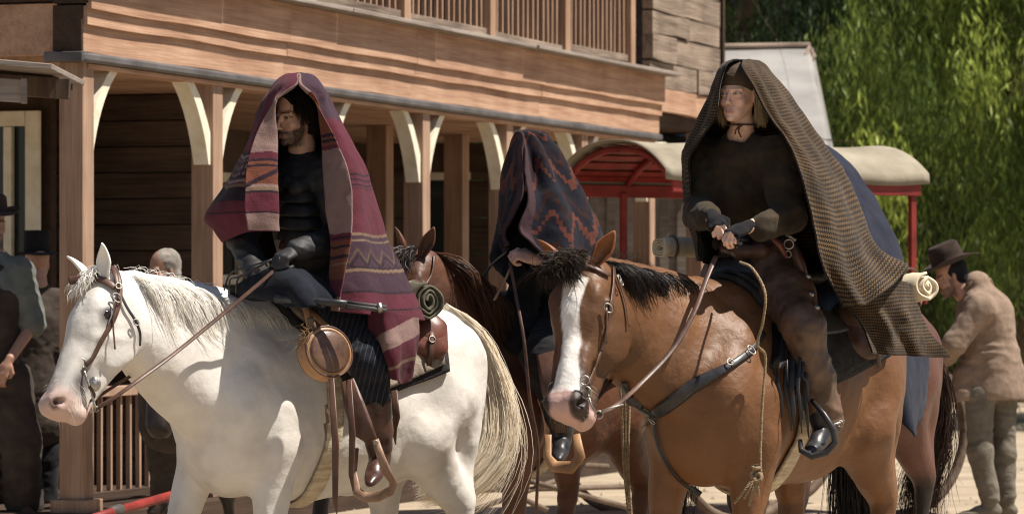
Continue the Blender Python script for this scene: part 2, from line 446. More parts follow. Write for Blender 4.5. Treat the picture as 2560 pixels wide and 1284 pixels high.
# lower railing between first two posts
rl = empty('porch_railing', FW(1, -.07, .19), 'low porch railing of thin upright slats beside the corner post', 'railing')
fbox('top_rail', .003, 1.792, -.12, -.03, .87, .93, M_newv, rl)
fbox('bottom_rail', .003, 1.792, -.1, -.05, .25, .3, M_dark, rl)
for i in range(12):
    a = .09 + i * .14
    fbox('baluster', a, a + .026, -.09, -.062, .3, .87, M_newv, rl, bev=0, jit=.012)
# balcony
bal = empty('balcony', FW(5, -.1, 3.45), 'upstairs balcony with square posts and rows of thin slats above the porch', 'balcony')
kk = [-.15, 1.8, 3.7, 5.58, 7.5, 9.4, 11.25]
for k in kk: fbox('post', k, k + .13, -.23, -.10, 3.453, 6.0, M_weathv, bal)
for i in range(6):
    a, b = kk[i] + .13, kk[i + 1]; dz = rf.uniform(-.02, .02); 
    r1 = fbox('bottom_rail', a + .003, b - .003, -.20, -.13, 3.51 + dz, 3.57 + dz, M_weath, bal, jit=.008)
    r2 = fbox('top_rail', a + .003, b - .003, -.20, -.13, 4.35, 4.42, M_weath, bal)
    n = 14
    for j in range(n):
        x = a + (b - a) * (j + .5) / n + rf.uniform(-.012, .012)
        fbox('baluster', x - .014, x + .014, -.18, -.152, 3.572 + dz, 4.35, M_weathv, bal, bev=0, jit=.02)
fbox('back_wall', -.1, 11.6, -1.9, -1.8, 3.456, 6.0, M_dark, sal)
fbox('floor_deck', -.2, 11.6, -1.8, -.302, 3.40, 3.45, M_dark, sal)
fbox('roof', -.5, 11.9, -3.6, .35, 6.0, 6.2, M_dark, sal)

# projecting plank room beyond the balcony
rm = empty('plank_room', FW(12.5, -.5, 3.1), 'weathered grey plank upper room at the far end of the balcony', 'building')
z0 = 3.12; i = 0
while z0 < 6.4:
    h = rf.uniform(.20, .25); cuts = [11.45, 11.45 + rf.uniform(.7, 1.7), 13.74]
    for a, b in zip(cuts[:-1], cuts[1:]):
        fbox('plank', a, b - .004, -.06, .0 + rf.uniform(-.01, .05), z0, z0 + h - .014, M_new if i == 0 else M_weath, rm, warp=.012, jit=.006)
    z0 += h; i += 1
fbox('side_wall', 13.6, 13.7, -3, -.06, 3.1, 6.4, M_weath, rm)
fbox('room_floor', 11.7, 13.7, -3, -.065, 3.0, 3.115, M_dark, rm)
fbox('drain_pipe', 13.76, 13.82, -.04, .03, 2.2, 6.4, M_dark, rm)
for k in (13.3,): fbox('post', k, k + .15, -.2, -.05, 0, 3.0, M_newv, rm)

# neighbouring lean-to roof, far left
lt = empty('lean_to_roof', P(60, 200, 20.5), 'rough weathered plank awning edge at the far left', 'awning')
b = MB(); b.box(P(-60, 168, 20.6), 1.0, 1.5, .03, Matrix.Rotation(R(5), 3, 'Y'), .004); b.build('roof_board', M_grey, lt)
b = MB(); b.box(P(-80, 205, 20.3), 1.08, .05, .11, Matrix.Rotation(R(4), 3, 'Y'), .004); b.build('edge_beam', M_darkv, lt)
b = MB(); b.box(P(-60, 190, 20.9), .95, 1.0, .05, Matrix.Rotation(R(3), 3, 'Y'), .004); b.build('under_board', M_dark, lt)
b = MB(); b.box(P(60, 228, 19.95), .03, .04, .13, None, .003); b.build('end_block', M_grey, lt)
b = MB(); b.box(P(-20, 223, 19.97), .33, .03, .12, Matrix.Rotation(R(4), 3, 'Y'), .003); b.build('trim', M_grey, lt)
b = MB(); b.box(P(-150, 500, 20.6), .12, .12, 3.7); b.build('post', M_darkv, lt)

# ---- canvas tent
def quadsheet(name, corners, nu, nv, mat, parent, wr=.03, thick=.01, sc_=2.5):
    c = [np.array(q) for q in corners]; V = []
    for j in range(nv + 1):
        for i in range(nu + 1):
            u, v = i / nu, j / nv
            V.append((c[0] * (1 - u) + c[1] * u) * (1 - v) + (c[3] * (1 - u) + c[2] * u) * v)
    V = np.array(V); V[:, 1] += wr * vnoise(V * sc_); 
    F = np.array([[j * (nu + 1) + i, j * (nu + 1) + i + 1, (j + 1) * (nu + 1) + i + 1, (j + 1) * (nu + 1) + i] for j in range(nv) for i in range(nu)])
    o = mesh_obj(name, V, F, mat, parent); s = o.modifiers.new('s', 'SOLIDIFY'); s.thickness = thick
    return o
tn = empty('canvas_tent', P(1850, 900, 40), 'large pale canvas tent with a rope at its peak behind the wagon', 'tent')
quadsheet('front_slope', [P(1560, 122, 42), P(2022, 116, 42), P(2085, 420, 38), P(1560, 420, 37)], 40, 30, M_canvas, tn, .08, .01, 1.3)
quadsheet('gable', [P(2022, 116, 42), P(2030, 120, 42.2), P(2150, 700, 44), P(2085, 420, 38)], 10, 10, M_canvas, tn, .02)
quadsheet('side_wall', [P(1450, 420, 37), P(2085, 420, 38), P(2085, 1000, 38), P(1450, 1000, 37)], 20, 20, M_grey, tn, .03)
quadsheet('eave_flap', [P(1400, 285, 36.5), P(1790, 288, 36.5), P(1790, 372, 35.6), P(1400, 372, 35.6)], 30, 8, M_canvas, tn, .03)
b = MB(); b.tube([P(1550, 121, 41.9), P(2026, 114, 41.9)], .035); b.build('ridge_pole', M_weath, tn, True)
b = MB(); b.tube([P(1990, 180, 41.2), P(2010, 150, 41.6), P(2026, 118, 41.9), P(2034, 140, 41.7), P(2022, 160, 41.6)], .035); b.build('rope_knot', M_weath, tn, True)

# dark timber shed seen through the wagon
sh = empty('grey_shed', P(1600, 900, 36), 'grey board shed standing behind the wagon', 'shed')
for i in range(22):
    x = 1440 + i * 22
    b = MB(); b.box(P(x, 700, 35.8 + .02 * (i % 2)), .08, .04, 2.2 + .3 * 0); b.build('board', M_grey, sh)

# ---- trees
def leafmat(name, c1, c2):
    m, nt, b = newmat(name); L = nt.links.new
    at = nd(nt, "ShaderNodeVertexColor"); at.layer_name = 'Col'
    L(at.outputs[0], b.inputs['Base Color']); b.inputs['Roughness'].default_value = .55; b.inputs['Specular IOR Level'].default_value = .3
    tr = nd(nt, "ShaderNodeBsdfTranslucent"); L(at.outputs[0], tr.inputs[0]); ms = nd(nt, "ShaderNodeMixShader"); ms.inputs[0].default_value = .42
    L(b.outputs[0], ms.inputs[1]); L(tr.outputs[0], ms.inputs[2]); L(ms.outputs[0], nt.nodes['Material Output'].inputs[0])
    return m
M_leaf = leafmat('pepper_leaf', 0, 0)
M_bark = mat_noise('bark', (.07, .05, .035), (.16, .12, .09), (6, 6, 1.5), .9, .8)
def pepper(c, rad, h, ncl, seed, c1, c2, label, low=.6):
    rg = np.random.RandomState(seed)
    root = empty('pepper_tree', c, label, 'tree', 'drooping trees behind the street')
    b = MB(); cx, cy, _ = c
    b.tube([(cx, cy, 0), (cx + .2, cy, h * .25), (cx - .1, cy, h * .5), (cx + .1, cy, h * .8)], [.45, .34, .25, .1], 9); 
    for k in range(6):
        a = k * 1.05; b.tube([(cx, cy, h * .3), (cx + rad * .4 * math.cos(a), cy + rad * .4 * math.sin(a), h * .6), (cx + rad * .8 * math.cos(a), cy + rad * .8 * math.sin(a), h * .72)], [.2, .12, .04], 6)
    b.build('trunk', M_bark, root, True)
    # drooping sprays hang in clumps on the crown's shell, with a sparser layer further in, coloured dark as the crown's inner shade
    nc = max(ncl // 26, 20); cth = rg.rand(nc) * 2 * np.pi; cz = low + .8 + rg.rand(nc) ** .8 * (h * .93 - low - .8); pr = np.sqrt(np.clip(1 - ((cz / h - .42) / .60) ** 2, .05, 1))
    crr = rad * pr * (.80 + .38 * vnoise(np.stack([cth * 1.4, cz * .5, np.full(nc, seed)], 1)) + .08 * rg.randn(nc)); cc0 = rg.rand(nc)
    cid = rg.randint(0, nc, ncl); inner = rg.rand(ncl) < .25
    th = cth[cid] + rg.randn(ncl) * .26 / np.maximum(crr[cid], .5); rr = np.where(inner, crr[cid] * rg.uniform(.45, .8, ncl), crr[cid] + rg.randn(ncl) * .16); top = cz[cid] + rg.randn(ncl) * .28
    Vs = []; cl = []
    for k in range(ncl):
        L_ = rg.uniform(.5, 1.3); nl = int(26 * L_) + 6
        s_ = np.linspace(0, 1, nl); ox, oy = rg.uniform(-.25, .25, 2)
        px = cx + rr[k] * math.cos(th[k]) + ox * s_ ; py = cy + rr[k] * math.sin(th[k]) + oy * s_; pz = np.maximum(top[k] - L_ * s_ ** 1.1, .15)
        base = np.stack([px, py, pz], 1) + rg.normal(0, .05, (nl, 3))
        d = rg.normal(0, 1, (nl, 3)); d[:, 2] = -abs(d[:, 2]) * 1.2 - 2.0; d /= np.linalg.norm(d, axis=1)[:, None]
        sd = np.cross(d, rg.normal(0, 1, (nl, 3))); sd /= np.linalg.norm(sd, axis=1)[:, None]
        ln = rg.uniform(.07, .21, (nl, 1)); wd = rg.uniform(.007, .016, (nl, 1))
        q = np.stack([base, base + d * ln * .5 + sd * wd, base + d * ln, base + d * ln * .5 - sd * wd], 1)
        Vs.append(q.reshape(-1, 3))
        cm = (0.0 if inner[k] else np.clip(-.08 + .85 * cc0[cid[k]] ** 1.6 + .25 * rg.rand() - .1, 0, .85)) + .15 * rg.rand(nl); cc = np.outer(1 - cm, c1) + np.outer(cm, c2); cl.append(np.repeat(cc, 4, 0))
    V = np.concatenate(Vs); n = len(V) // 4
    mesh_obj('crown', V, np.arange(n * 4).reshape(n, 4), M_leaf, root, False, cols=np.concatenate(cl))
    return root
pepper((8.1, 46, 0), 3.8, 9.5, 6800, 1, (.045, .085, .014), (.60, .70, .14), 'bright green drooping tree at the far right', .9)
pepper((2.6, 52, 0), 4.2, 11, 5200, 2, (.012, .024, .009), (.07, .11, .022), 'drooping tree behind the tent with shade coloured into its dark green leaves', .8)  # both leaf colours kept dark to stand for the shade on this tree
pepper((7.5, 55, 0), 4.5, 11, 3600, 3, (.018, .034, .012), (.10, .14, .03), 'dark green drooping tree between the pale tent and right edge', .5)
pepper((-4, 62, 0), 5, 9, 2200, 5, (.03, .08, .015), (.12, .24, .03), 'green tree seen beyond the porch', .5)
pepper((-11, 60, 0), 5, 9, 1200, 6, (.03, .08, .015), (.12, .24, .03), 'green tree behind the timber building', .5)
# shaded hedge and fence beneath the trees
fz = empty('board_fence', (6, 58, 0), 'low dark board fence under the trees', 'fence')
for i in range(60):
    b = MB(); b.box((-8 + i * .32, 59.5 + .03 * (i % 3), .9), .3, .04, 1.8); b.build('board', M_dark, fz)
rg = np.random.RandomState(4); n = 30000
c = np.stack([rg.uniform(-14, 16, n), rg.uniform(60.5, 62.5, n), rg.uniform(0, 7.5, n)], 1); d = rg.normal(0, 1, (n, 3)) * .16; e = rg.normal(0, 1, (n, 3)) * .10
q = np.stack([c, c + d + e, c + 2 * d, c + d - e], 1).reshape(-1, 3)
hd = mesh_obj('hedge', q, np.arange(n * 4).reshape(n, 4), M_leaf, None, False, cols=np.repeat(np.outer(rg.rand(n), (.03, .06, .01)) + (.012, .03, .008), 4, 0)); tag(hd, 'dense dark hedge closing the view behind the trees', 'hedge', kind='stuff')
# ================================================================ HORSES
def hairmat(name, rough=.45):
    m, nt, b = newmat(name); L = nt.links.new
    at = nd(nt, "ShaderNodeVertexColor"); at.layer_name = 'Col'; L(at.outputs[0], b.inputs['Base Color'])
    b.inputs['Roughness'].default_value = rough; b.inputs['Specular IOR Level'].default_value = .45
    tr = nd(nt, "ShaderNodeBsdfTranslucent"); L(at.outputs[0], tr.inputs[0]); ms = nd(nt, "ShaderNodeMixShader"); ms.inputs[0].default_value = .5
    L(b.outputs[0], ms.inputs[1]); L(tr.outputs[0], ms.inputs[2]); L(ms.outputs[0], nt.nodes['Material Output'].inputs[0])
    return m
M_hair = hairmat('horse_hair')
def coatmat(name, rough, spec, bump=.15):
    m, nt, b = newmat(name); L = nt.links.new
    at = nd(nt, "ShaderNodeVertexColor"); at.layer_name = 'Col'
    tc = nd(nt, "ShaderNodeTexCoord")
    n1 = nd(nt, "ShaderNodeTexNoise", i_Scale=3.5, i_Detail=7, i_Roughness=.65); L(tc.outputs['Object'], n1.inputs['Vector'])
    r = ramp(nt, [(.3, (.80, .78, .76)), (.6, 1.0)]); L(n1.outputs[0], r.inputs[0])
    mx = nd(nt, "ShaderNodeMix", data_type='RGBA', blend_type='MULTIPLY'); mx.inputs[0].default_value = 1
    L(at.outputs[0], mx.inputs[6]); L(r.outputs[0], mx.inputs[7]); L(mx.outputs[2], b.inputs['Base Color'])
    b.inputs['Roughness'].default_value = rough; b.inputs['Specular IOR Level'].default_value = spec
    n2 = nd(nt, "ShaderNodeTexNoise", i_Scale=26, i_Detail=5); L(tc.outputs['Object'], n2.inputs['Vector'])
    n3 = nd(nt, "ShaderNodeTexNoise", i_Scale=240, i_Detail=2); L(tc.outputs['Object'], n3.inputs['Vector'])
    ad = nd(nt, "ShaderNodeMath", operation='MULTIPLY_ADD'); L(n3.outputs[0], ad.inputs[0]); ad.inputs[1].default_value = .14; L(n2.outputs[0], ad.inputs[2])
    bp = nd(nt, "ShaderNodeBump", i_Strength=bump, i_Distance=.012); L(ad.outputs[0], bp.inputs['Height']); L(bp.outputs[0], b.inputs['Normal'])
    return m
M_coatw = coatmat('white_coat', .65, .25, .3); M_coatb = coatmat('bay_coat', .50, .36, .45)
m_, nt_, b_ = newmat('eye_dark'); b_.inputs['Base Color'].default_value = (.015, .01, .008, 1); b_.inputs['Roughness'].default_value = .08; M_eye = m_

def strands(name, roots, paths, rad, c1, c2, parent, seed=0, mat=None, fr=.008):
    """roots (N,3); paths(N,K,3) offsets from root; tapered three-sided locks"""
    rg = np.random.RandomState(seed); N, K = paths.shape[:2]
    pts = roots[:, None] + paths
    rough = np.cumsum(rg.normal(0, fr, (N, K, 3)), axis=1); rough -= rough[:, :1]; pts = pts + rough
    T = np.gradient(pts, axis=1); T /= np.maximum(np.linalg.norm(T, axis=2, keepdims=True), 1e-9)
    rv = rg.normal(0, 1, (N, 1, 3)); B = np.cross(T, rv); B /= np.maximum(np.linalg.norm(B, axis=2, keepdims=True), 1e-9); Nn_ = np.cross(T, B)
    s = np.linspace(0, 1, K); rr = (rad * (rg.uniform(.5, 1.3, (N, 1))) * (1 - s[None] ** 2 * .85))[:, :, None]
    rings = np.stack([pts + rr * (math.cos(a) * B + math.sin(a) * Nn_) for a in (0, 2.094, 4.189)], 2)
    V = rings.reshape(-1, 3)
    base = (np.arange(N)[:, None, None] * K + np.arange(K - 1)[None, :, None]) * 3; k = np.arange(3)[None, None, :]
    F = np.stack([base + k, base + (k + 1) % 3, base + 3 + (k + 1) % 3, base + 3 + k], -1).reshape(-1, 4)
    cm = rg.rand(N)[:, None]; col = (1 - cm) * np.array(c1) + cm * np.array(c2)
    return mesh_obj(name, V, F, mat or M_hair, parent, True, cols=np.repeat(col, K * 3, 0))

class Horse: pass
def horse(name, px0, D0, psi, sc_, poll, nose, hpsi, colf, label, legs, coat, h=.0105, neckbend=(0, 0), eyecol=None, hl=1.0, group='saddled horses', crestlift=.03, zoff=0, hw=1.0):
    H = Horse(); o = P(px0, HOR, D0); o.z = 0 + zoff
    f = Vector((-math.cos(R(psi)), -math.sin(R(psi)), 0)); lf = Vector((-f.y, f.x, 0))
    Rm = np.array(Matrix((f, lf, Z)).transposed())
    H.W = lambda v: np.asarray(v, float) @ (Rm.T * sc_) + np.array(o)
    H.Lc = lambda v: (np.asarray(v, float) - np.array(o)) @ Rm / sc_
    H.root = empty(name, o, label, 'horse', group)
    pl = H.Lc(poll); ns = H.Lc(nose); u = ns - pl; hs = np.linalg.norm(u) / .62 * hl; u /= np.linalg.norm(u)
    hd = np.array([-math.cos(R(hpsi)), -math.sin(R(hpsi)), 0]) @ Rm
    wv = np.cross([0, 0, 1], hd); wv = wv - u * (wv @ u); wv /= np.linalg.norm(wv); vv = np.cross(u, wv)
    if vv @ hd < 0 and vv[2] < 0: vv = -vv
    HM = np.stack([u, vv, wv], 1)       # columns
    def hp(a, b, c): return pl + hs * (a * u + b * hw * vv + c * hw * wv)
    H.hp = lambda a, b, c: Vector(H.W(hp(a, b, c))); H.hdir = lambda a, b, c: Vector(((a * u + b * vv + c * wv) @ Rm.T))
    H.hs = float(hs * sc_); H.f, H.l = f, lf
    s = SDF(.07)
    # trunk
    s.ell((.20, 0, 1.02), (.50, .26, .40)); s.ell((-.15, 0, 1.01), (.46, .29, .37)); s.ell((-.40, 0, 1.14), (.30, .25, .26))
    for y in (-1, 1):
        s.ell((.46, y * .12, .99), (.19, .125, .30), Euler((0, R(14), 0)).to_matrix(), .10)
        s.ell((.60, y * .13, 1.03), (.14, .115, .17), None, .05)           # point of shoulder
        s.ell((.56, y * .10, .90), (.13, .10, .15), None, .05)
    s.ell((.55, 0, .95), (.19, .22, .29), None, .06)
    s.cap((.40, 0, 1.37), (.12, 0, 1.33), .075, .09, .08); s.cap((.1, 0, 1.30), (-.45, 0, 1.33), .10, .12, .08)
    s.ell((-.50, 0, 1.22), (.31, .22, .235), None, .07)
    for y in (-1, 1):
        s.ell((-.50, y * .15, 1.12), (.26, .13, .28), Euler((0, R(-20), 0)).to_matrix(), .07)
        s.cap((-.68, y * .10, 1.19), (-.62, y * .12, .86), .125, .10, .07)
    # legs
    gz = -zoff / sc_
    for L_ in legs:
        kind, y, pts = L_
        pts = [pts[0], (pts[1][0], pts[1][1], pts[1][2] + gz * .6), (pts[2][0], pts[2][1], pts[2][2] + gz)]
        if kind == 'f':
            e, kn, ft = [np.array(q, float) for q in pts]
            s.cap((.46, y * .13, 1.0), e, .14, .115, .06); s.cap(e, kn, .108, .055, .04); s.ell(kn, (.056, .048, .062), None, .03)
            s.cap(kn, ft, .036, .03, .03); s.ell(ft, .04, None, .02); hf = ft + (.06, 0, -.11); s.cap(ft, hf, .033, .04, .02)
            s.cap(hf, (hf[0] + .01, hf[1], gz + .035), .045, .058, .01)
        else:
            st, hk, ft = [np.array(q, float) for q in pts]
            s.cap((-.50, y * .14, 1.05), st, .17, .13, .06); s.cap(st, hk + (.03, 0, .06), .14, .062, .05); s.cap((-.64, y * .12, .9), hk + (0, 0, .06), .10, .035, .05)
            s.cap(hk + (.0, 0, .05), hk + (.02, 0, -.05), .046, .046, .03)
            s.cap(hk, ft, .042, .033, .03); s.ell(ft, .042, None, .02); hf = ft + (.06, 0, -.11); s.cap(ft, hf, .034, .04, .02)
            s.cap(hf, (hf[0] + .01, hf[1], gz + .035), .045, .058, .01)
    # neck
    c0 = np.array((.33, 0, 1.33)); c3 = hp(.02, -.02, 0); c3b = hp(-.015, -.06, 0)
    t0 = np.array((.60, 0, 1.04)); t3 = hp(.13, -.20, 0)
    nb = np.array((0, neckbend[0], 0)); 
    def bez(a, d, out, tan, n=9):
        b = a * .67 + d * .33 + out; c = a * .33 + d * .67 + out * tan
        t = np.linspace(0, 1, n)[:, None]; return (1 - t) ** 3 * a + 3 * (1 - t) ** 2 * t * b + 3 * (1 - t) * t * t * c + t ** 3 * d
    cr_ = bez(c0, c3b, nb + np.array((0, 0, crestlift)), 1.0); th_ = bez(t0, t3, nb * 1.0 + np.array((.0, 0, neckbend[1])), 1.0)
    n = len(cr_)
    for i in range(n - 1):
        a = i / (n - 1); b = (i + 1) / (n - 1)
        s.cap(cr_[i], cr_[i + 1], .085 * (1 - a) + .05 * a, .085 * (1 - b) + .05 * b, .07)
        s.cap(th_[i], th_[i + 1], .15 * (1 - a) + .068 * a, .15 * (1 - b) + .068 * b, .07)
        for q, r0, r1 in ((.5, .16, .085), (.25, .12, .07), (.75, .16, .08)):
            m1 = cr_[i] * (1 - q) + th_[i] * q; m2 = cr_[i + 1] * (1 - q) + th_[i + 1] * q
            s.cap(m1, m2, r0 * (1 - a) + r1 * a, r0 * (1 - b) + r1 * b, .06)
    H.crest = H.W(cr_); H.under = H.W(th_)
    # head
    k = .035 * hs
    def he(a, b, c, ra, rb, rc, kk=None, op='u', rot=None):
        M = HM if rot is None else HM @ np.array(Euler(rot).to_matrix())
        s.ell(hp(a, b, c), (ra * hs, rb * hs * hw, rc * hs * hw), M, kk or k, 0, op)
    def hc(p, q, r0, r1, kk=None, op='u'): s.cap(hp(*p), hp(*q), r0 * hs, r1 * hs, kk or k, 0, op)
    he(.07, -.045, 0, .12, .085, .088); he(.17, -.02, 0, .13, .062, .092); hc((.18, -.02, 0), (.50, -.045, 0), .062, .043)
    for y in (-1, 1):
        he(.20, -.135, y * .048, .13, .115, .040, .03); he(.13, -.12, y * .055, .09, .10, .035, .03)
        hc((.20, -.035, y * .062), (.36, -.065, y * .050), .035, .022, .02)     # cheek ridge
        he(.135, .002, y * .070, .050, .028, .026, .02)       # brow
        he(.158, -.045, y * .085, .034, .026, .020, .015)
        hc((.130, -.044, y * .096), (.150, -.024, y * .103), .009, .010, .006); hc((.150, -.024, y * .103), (.186, -.038, y * .094), .010, .008, .006)   # upper lid
        hc((.132, -.048, y * .094), (.152, -.066, y * .094), .007, .008, .006); hc((.152, -.066, y * .094), (.186, -.052, y * .090), .008, .006, .006)
        hc((.36, -.045, y * .03), (.52, -.05, y * .036), .038, .038, .02)
        he(.556, -.042, y * .042, .040, .036, .024, .016)     # nostril wing
        hc((.20, -.15, y * .074), (.26, -.05, y * .068), .010, .012, .03); hc((.27, -.03, y * .058), (.45, -.035, y * .044), .012, .010, .02)
    hc((.30, -.10, 0), (.54, -.085, 0), .056, .047); he(.555, -.060, 0, .050, .050, .052, .03); he(.560, -.10, 0, .040, .032, .044, .014)
    hc((.25, -.19, .0), (.53, -.15, 0), .045, .032, .05); he(.545, -.155, 0, .042, .032, .038, .02)
    # cuts: eye socket, nostril, mouth
    for y in (-1, 1):
        he(.158, -.046, y * .108, .022, .0135, .014, .004, 's')
        he(.568, -.038, y * .064, .034, .016, .024, .006, 's', (0, 0, R(40)))
        hc((.545, -.055, y * .072), (.60, -.012, y * .060), .006, .006, .006) if False else None
        hc((.48, -.118, y * .062), (.54, -.128, y * .058), .0065, .0065, .006, 's'); hc((.54, -.128, y * .056), (.61, -.135, y * .02), .0065, .006, .006, 's')
    V, Q, ci = s.mesh(h, disp=lambda X: (.014 * vnoise(X * np.array([4.2, 6, 3.4])) + .0055 * vnoise(X * np.array([12, 12, 8])) ) * np.clip(1.4 - np.linalg.norm(X - pl, axis=-1) * -1.2, .3, 1) * np.clip((np.linalg.norm(X - pl, axis=-1) - .3) / .4, .18, 1) + .0015 * vnoise(X * 30) - .0035 * np.clip(1 - 7 * np.abs(vnoise(X * np.array([5, 7, 3.5]) + 11)), 0, 1))
    # refine head: separate fine field, then merge by keeping one continuous coarse body is enough at this size
    V = vsmooth(V, Q, 2, .45)
    hl_ = ((V - pl) @ HM) / hs / np.array([1, hw, hw])
    cols = colf(V, hl_)
    Wv = H.W(V)
    H.body = mesh_obj('body', Wv, Q, coat, H.root, True, cols=cols)
    H.bvh = BVHTree.FromPolygons([Vector(v) for v in Wv], [tuple(int(i) for i in q) for q in Q])
    # eyes
    for y in (-1, 1):
        b = MB(); c = H.hp(.158, -.046, y * .0865); n_ = 12
        vs = []; fs = []
        for i in range(7):
            for j in range(n_):
                a, bb = math.pi * i / 6, 2 * math.pi * j / n_; vs.append(c + H.hs * .0265 * Vector((math.sin(a) * math.cos(bb), math.sin(a) * math.sin(bb), math.cos(a))))
        for i in range(6):
            for j in range(n_): fs.append((i * n_ + j, (i + 1) * n_ + j, (i + 1) * n_ + (j + 1) % n_, i * n_ + (j + 1) % n_))
        b.add([tuple(v) for v in vs], fs); b.build('eye', M_eye, H.root, True)
    return H
def ear(H, y, aim, length, col, colin, twist=0, w=.034):
    """cupped leaf; aim = unit direction in world, opening roughly forward"""
    base = H.hp(.015, .02, y * .058); d = Vector(aim).normalized(); fwd = H.hdir(.25, 1, y * .5 + twist)
    fwd = (fwd - d * fwd.dot(d)).normalized(); sd = d.cross(fwd)
    nu, nv = 12, 14; V = []; cc = []
    L_ = length * H.hs
    for j in range(nv + 1):
        t = j / nv; wd = w * H.hs * (math.sin(min(1, (t + .12) * 1.25) * math.pi * .5) if t < .5 else math.cos((t - .5) / .5 * math.pi / 2) ** .75 * 1.0)
        wd = max(wd, .0012)
        curl = 1.35 - .75 * t
        for i in range(nu + 1):
            a = (i / nu - .5) * 2 * curl * 1.35
            p = base - fwd * .012 + d * (L_ * t - .02) + sd * (wd * math.sin(a)) - fwd * (wd * (math.cos(a)) ) + fwd * .02 * math.sin(t * 2.2) * 1.2
            V.append(p); e = abs(i / nu - .5) * 2; m_ = max(0, e - .75) / .25
            cc.append([col[k] * m_ + colin[k] * (1 - m_) if False else col[k] for k in range(3)])
    F = [(j * (nu + 1) + i, j * (nu + 1) + i + 1, (j + 1) * (nu + 1) + i + 1, (j + 1) * (nu + 1) + i) for j in range(nv) for i in range(nu)]
    o = mesh_obj('ear', [tuple(v) for v in V], F, H.body.data.materials[0], H.root, True, cols=np.array(cc)); s = o.modifiers.new('s', 'SOLIDIFY'); s.thickness = .006 * H.hs / .6; s.offset = 0
    # inner tuft
    rg = np.random.RandomState(int(50 + y * 7 + length * 100)); n = 70
    t = [float(a) for a in rg.uniform(.05, .7, n)]; rts = np.array([list(base + d * (L_ * a) - fwd * .018 + sd * rg.uniform(-.6, .6) * w * H.hs) for a in t])
    K = 5; ss = np.linspace(0, 1, K)[None, :, None]
    dr = np.array([list(d * .6 + fwd * .55 + sd * rg.uniform(-.5, .5)) for _ in range(n)])[:, None, :]
    strands('ear_hair', rts, ss * dr * .035, .0011, colin, [q * .7 for q in colin], o, 3, fr=.002)
    return o
def onto(H, pts, off=.01, n=None, Dg=None):
    """drop pixel points of a strap on the horse's skin; returns points and normals"""
    q = cr(np.array(pts, float), n) if n else np.array(pts, float)
    cw = Vector((0, 0, CAMH)); out = []; nr = []
    for p in q:
        d = (P(p[0], p[1], 16) - cw).normalized(); loc, no, _, dist = H.bvh.ray_cast(cw, d)
        if loc is None: 
            out.append(None); nr.append(None); continue
        if no.dot(d) > 0: no = -no
        out.append(loc + no * off); nr.append(no)
    last = None
    for i in list(range(len(out))) + list(range(len(out) - 1, -1, -1)):
        if out[i] is None and last is not None:
            dd = (last - cw).length; d = (P(q[i][0], q[i][1], 16) - cw).normalized(); out[i] = cw + d * dd; nr[i] = Vector((0, -1, 0))
        elif out[i] is not None: last = out[i]
    # light smoothing
    for _ in range(2):
        o2 = [out[0]] + [(out[i - 1] + out[i] * 2 + out[i + 1]) / 4 for i in range(1, len(out) - 1)] + [out[-1]]; out = o2
        n2 = [nr[0]] + [(nr[i - 1] + nr[i] * 2 + nr[i + 1]).normalized() for i in range(1, len(nr) - 1)] + [nr[-1]]; nr = n2
    return out, nr

DEFLEG = lambda nf, ff, nh, fh: [('f', 1, nf), ('f', -1, ff), ('h', 1, nh), ('h', -1, fh)]
# ---- the white horse
def col_white(V, q):
    n = len(V); c = np.tile(np.array([.66, .63, .585]), (n, 1))
    n1 = vnoise(V * 5)[:, None]; c = c * (1 + .03 * n1)
    a = q[:, 0]; b = q[:, 1]; onh = (a > -.1) & (np.abs(q[:, 2]) < .16) & (b > -.3) & (b < .12)
    nz = vnoise(V * 14)
    pk = np.clip((a + .10 * (b + .05) - .47 + .05 * nz) / .07, 0, 1) * onh * .8; c = c * (1 - pk[:, None]) + np.array([.56, .37, .32]) * pk[:, None]
    # grey skin by the mouth corner and round the eye
    g = np.exp(-(((a - .445 - .25 * (b + .09)) / .060) ** 2 + ((b + .095) / .07) ** 2) * (1 + .7 * nz)) * onh; g2 = .75 * np.exp(-(((a - .165) / .055) ** 2 + ((b + .05) / .040) ** 2)) + 1.0 * np.exp(-(((a - .158) / .032) ** 2 + ((b + .046) / .024) ** 4 * 0 + ((b + .046) / .022) ** 2)) * onh * (np.abs(q[:, 2]) > .06)
    g3 = np.exp(-(((a - .33) / .10) ** 2 + ((b + .05) / .05) ** 2)) * onh * (.22 + .12 * nz)
    gg = np.clip(g * 1.0 + g2 * .85 + g3, 0, 1)[:, None]; c = c * (1 - gg) + np.array([.13, .12, .12]) * gg
    # nostril inside
    gn = np.exp(-(((a - .575) / .026) ** 2 + ((b + .033) / .018) ** 2)) * (np.abs(q[:, 2]) > .045) * onh; gn = np.clip(gn * 1.3, 0, 1)[:, None]; c = c * (1 - gn) + np.array([.10, .05, .045]) * gn
    # faint flea-bitten dirt on belly and stifle
    d = np.clip(vnoise(V * 7) + .5 * vnoise(V * 21) - .1, 0, 1) * np.clip((1.25 - V[:, 2]) / .3, 0, 1) * .8; c = c * (1 - d[:, None] * np.array([.30, .34, .38]))
    return c
HW = horse('white_horse', 815, 16.75, 47, 1.05, P(255, 700, 15.85), P(112, 988, 15.60), 26, col_white,
           'white horse with pink muzzle and pale mane carrying the rider in the wine red blanket',
           DEFLEG([(.46, .16, .86), (.50, .19, .47), (.50, .17, .17)], [(.50, -.20, .86), (.62, -.23, .47), (.56, -.2, .17)],
                  [(-.36, .17, .88), (-.66, .15, .50), (-.58, .15, .17)], [(-.30, -.15, .88), (-.50, -.14, .52), (-.40, -.14, .17)]), M_coatw, neckbend=(-.06, -.03), hl=1.13, zoff=-.08)
ear(HW, 1, Vector((.0, -.1, 1)), .155, (.82, .80, .75), (.75, .68, .58))
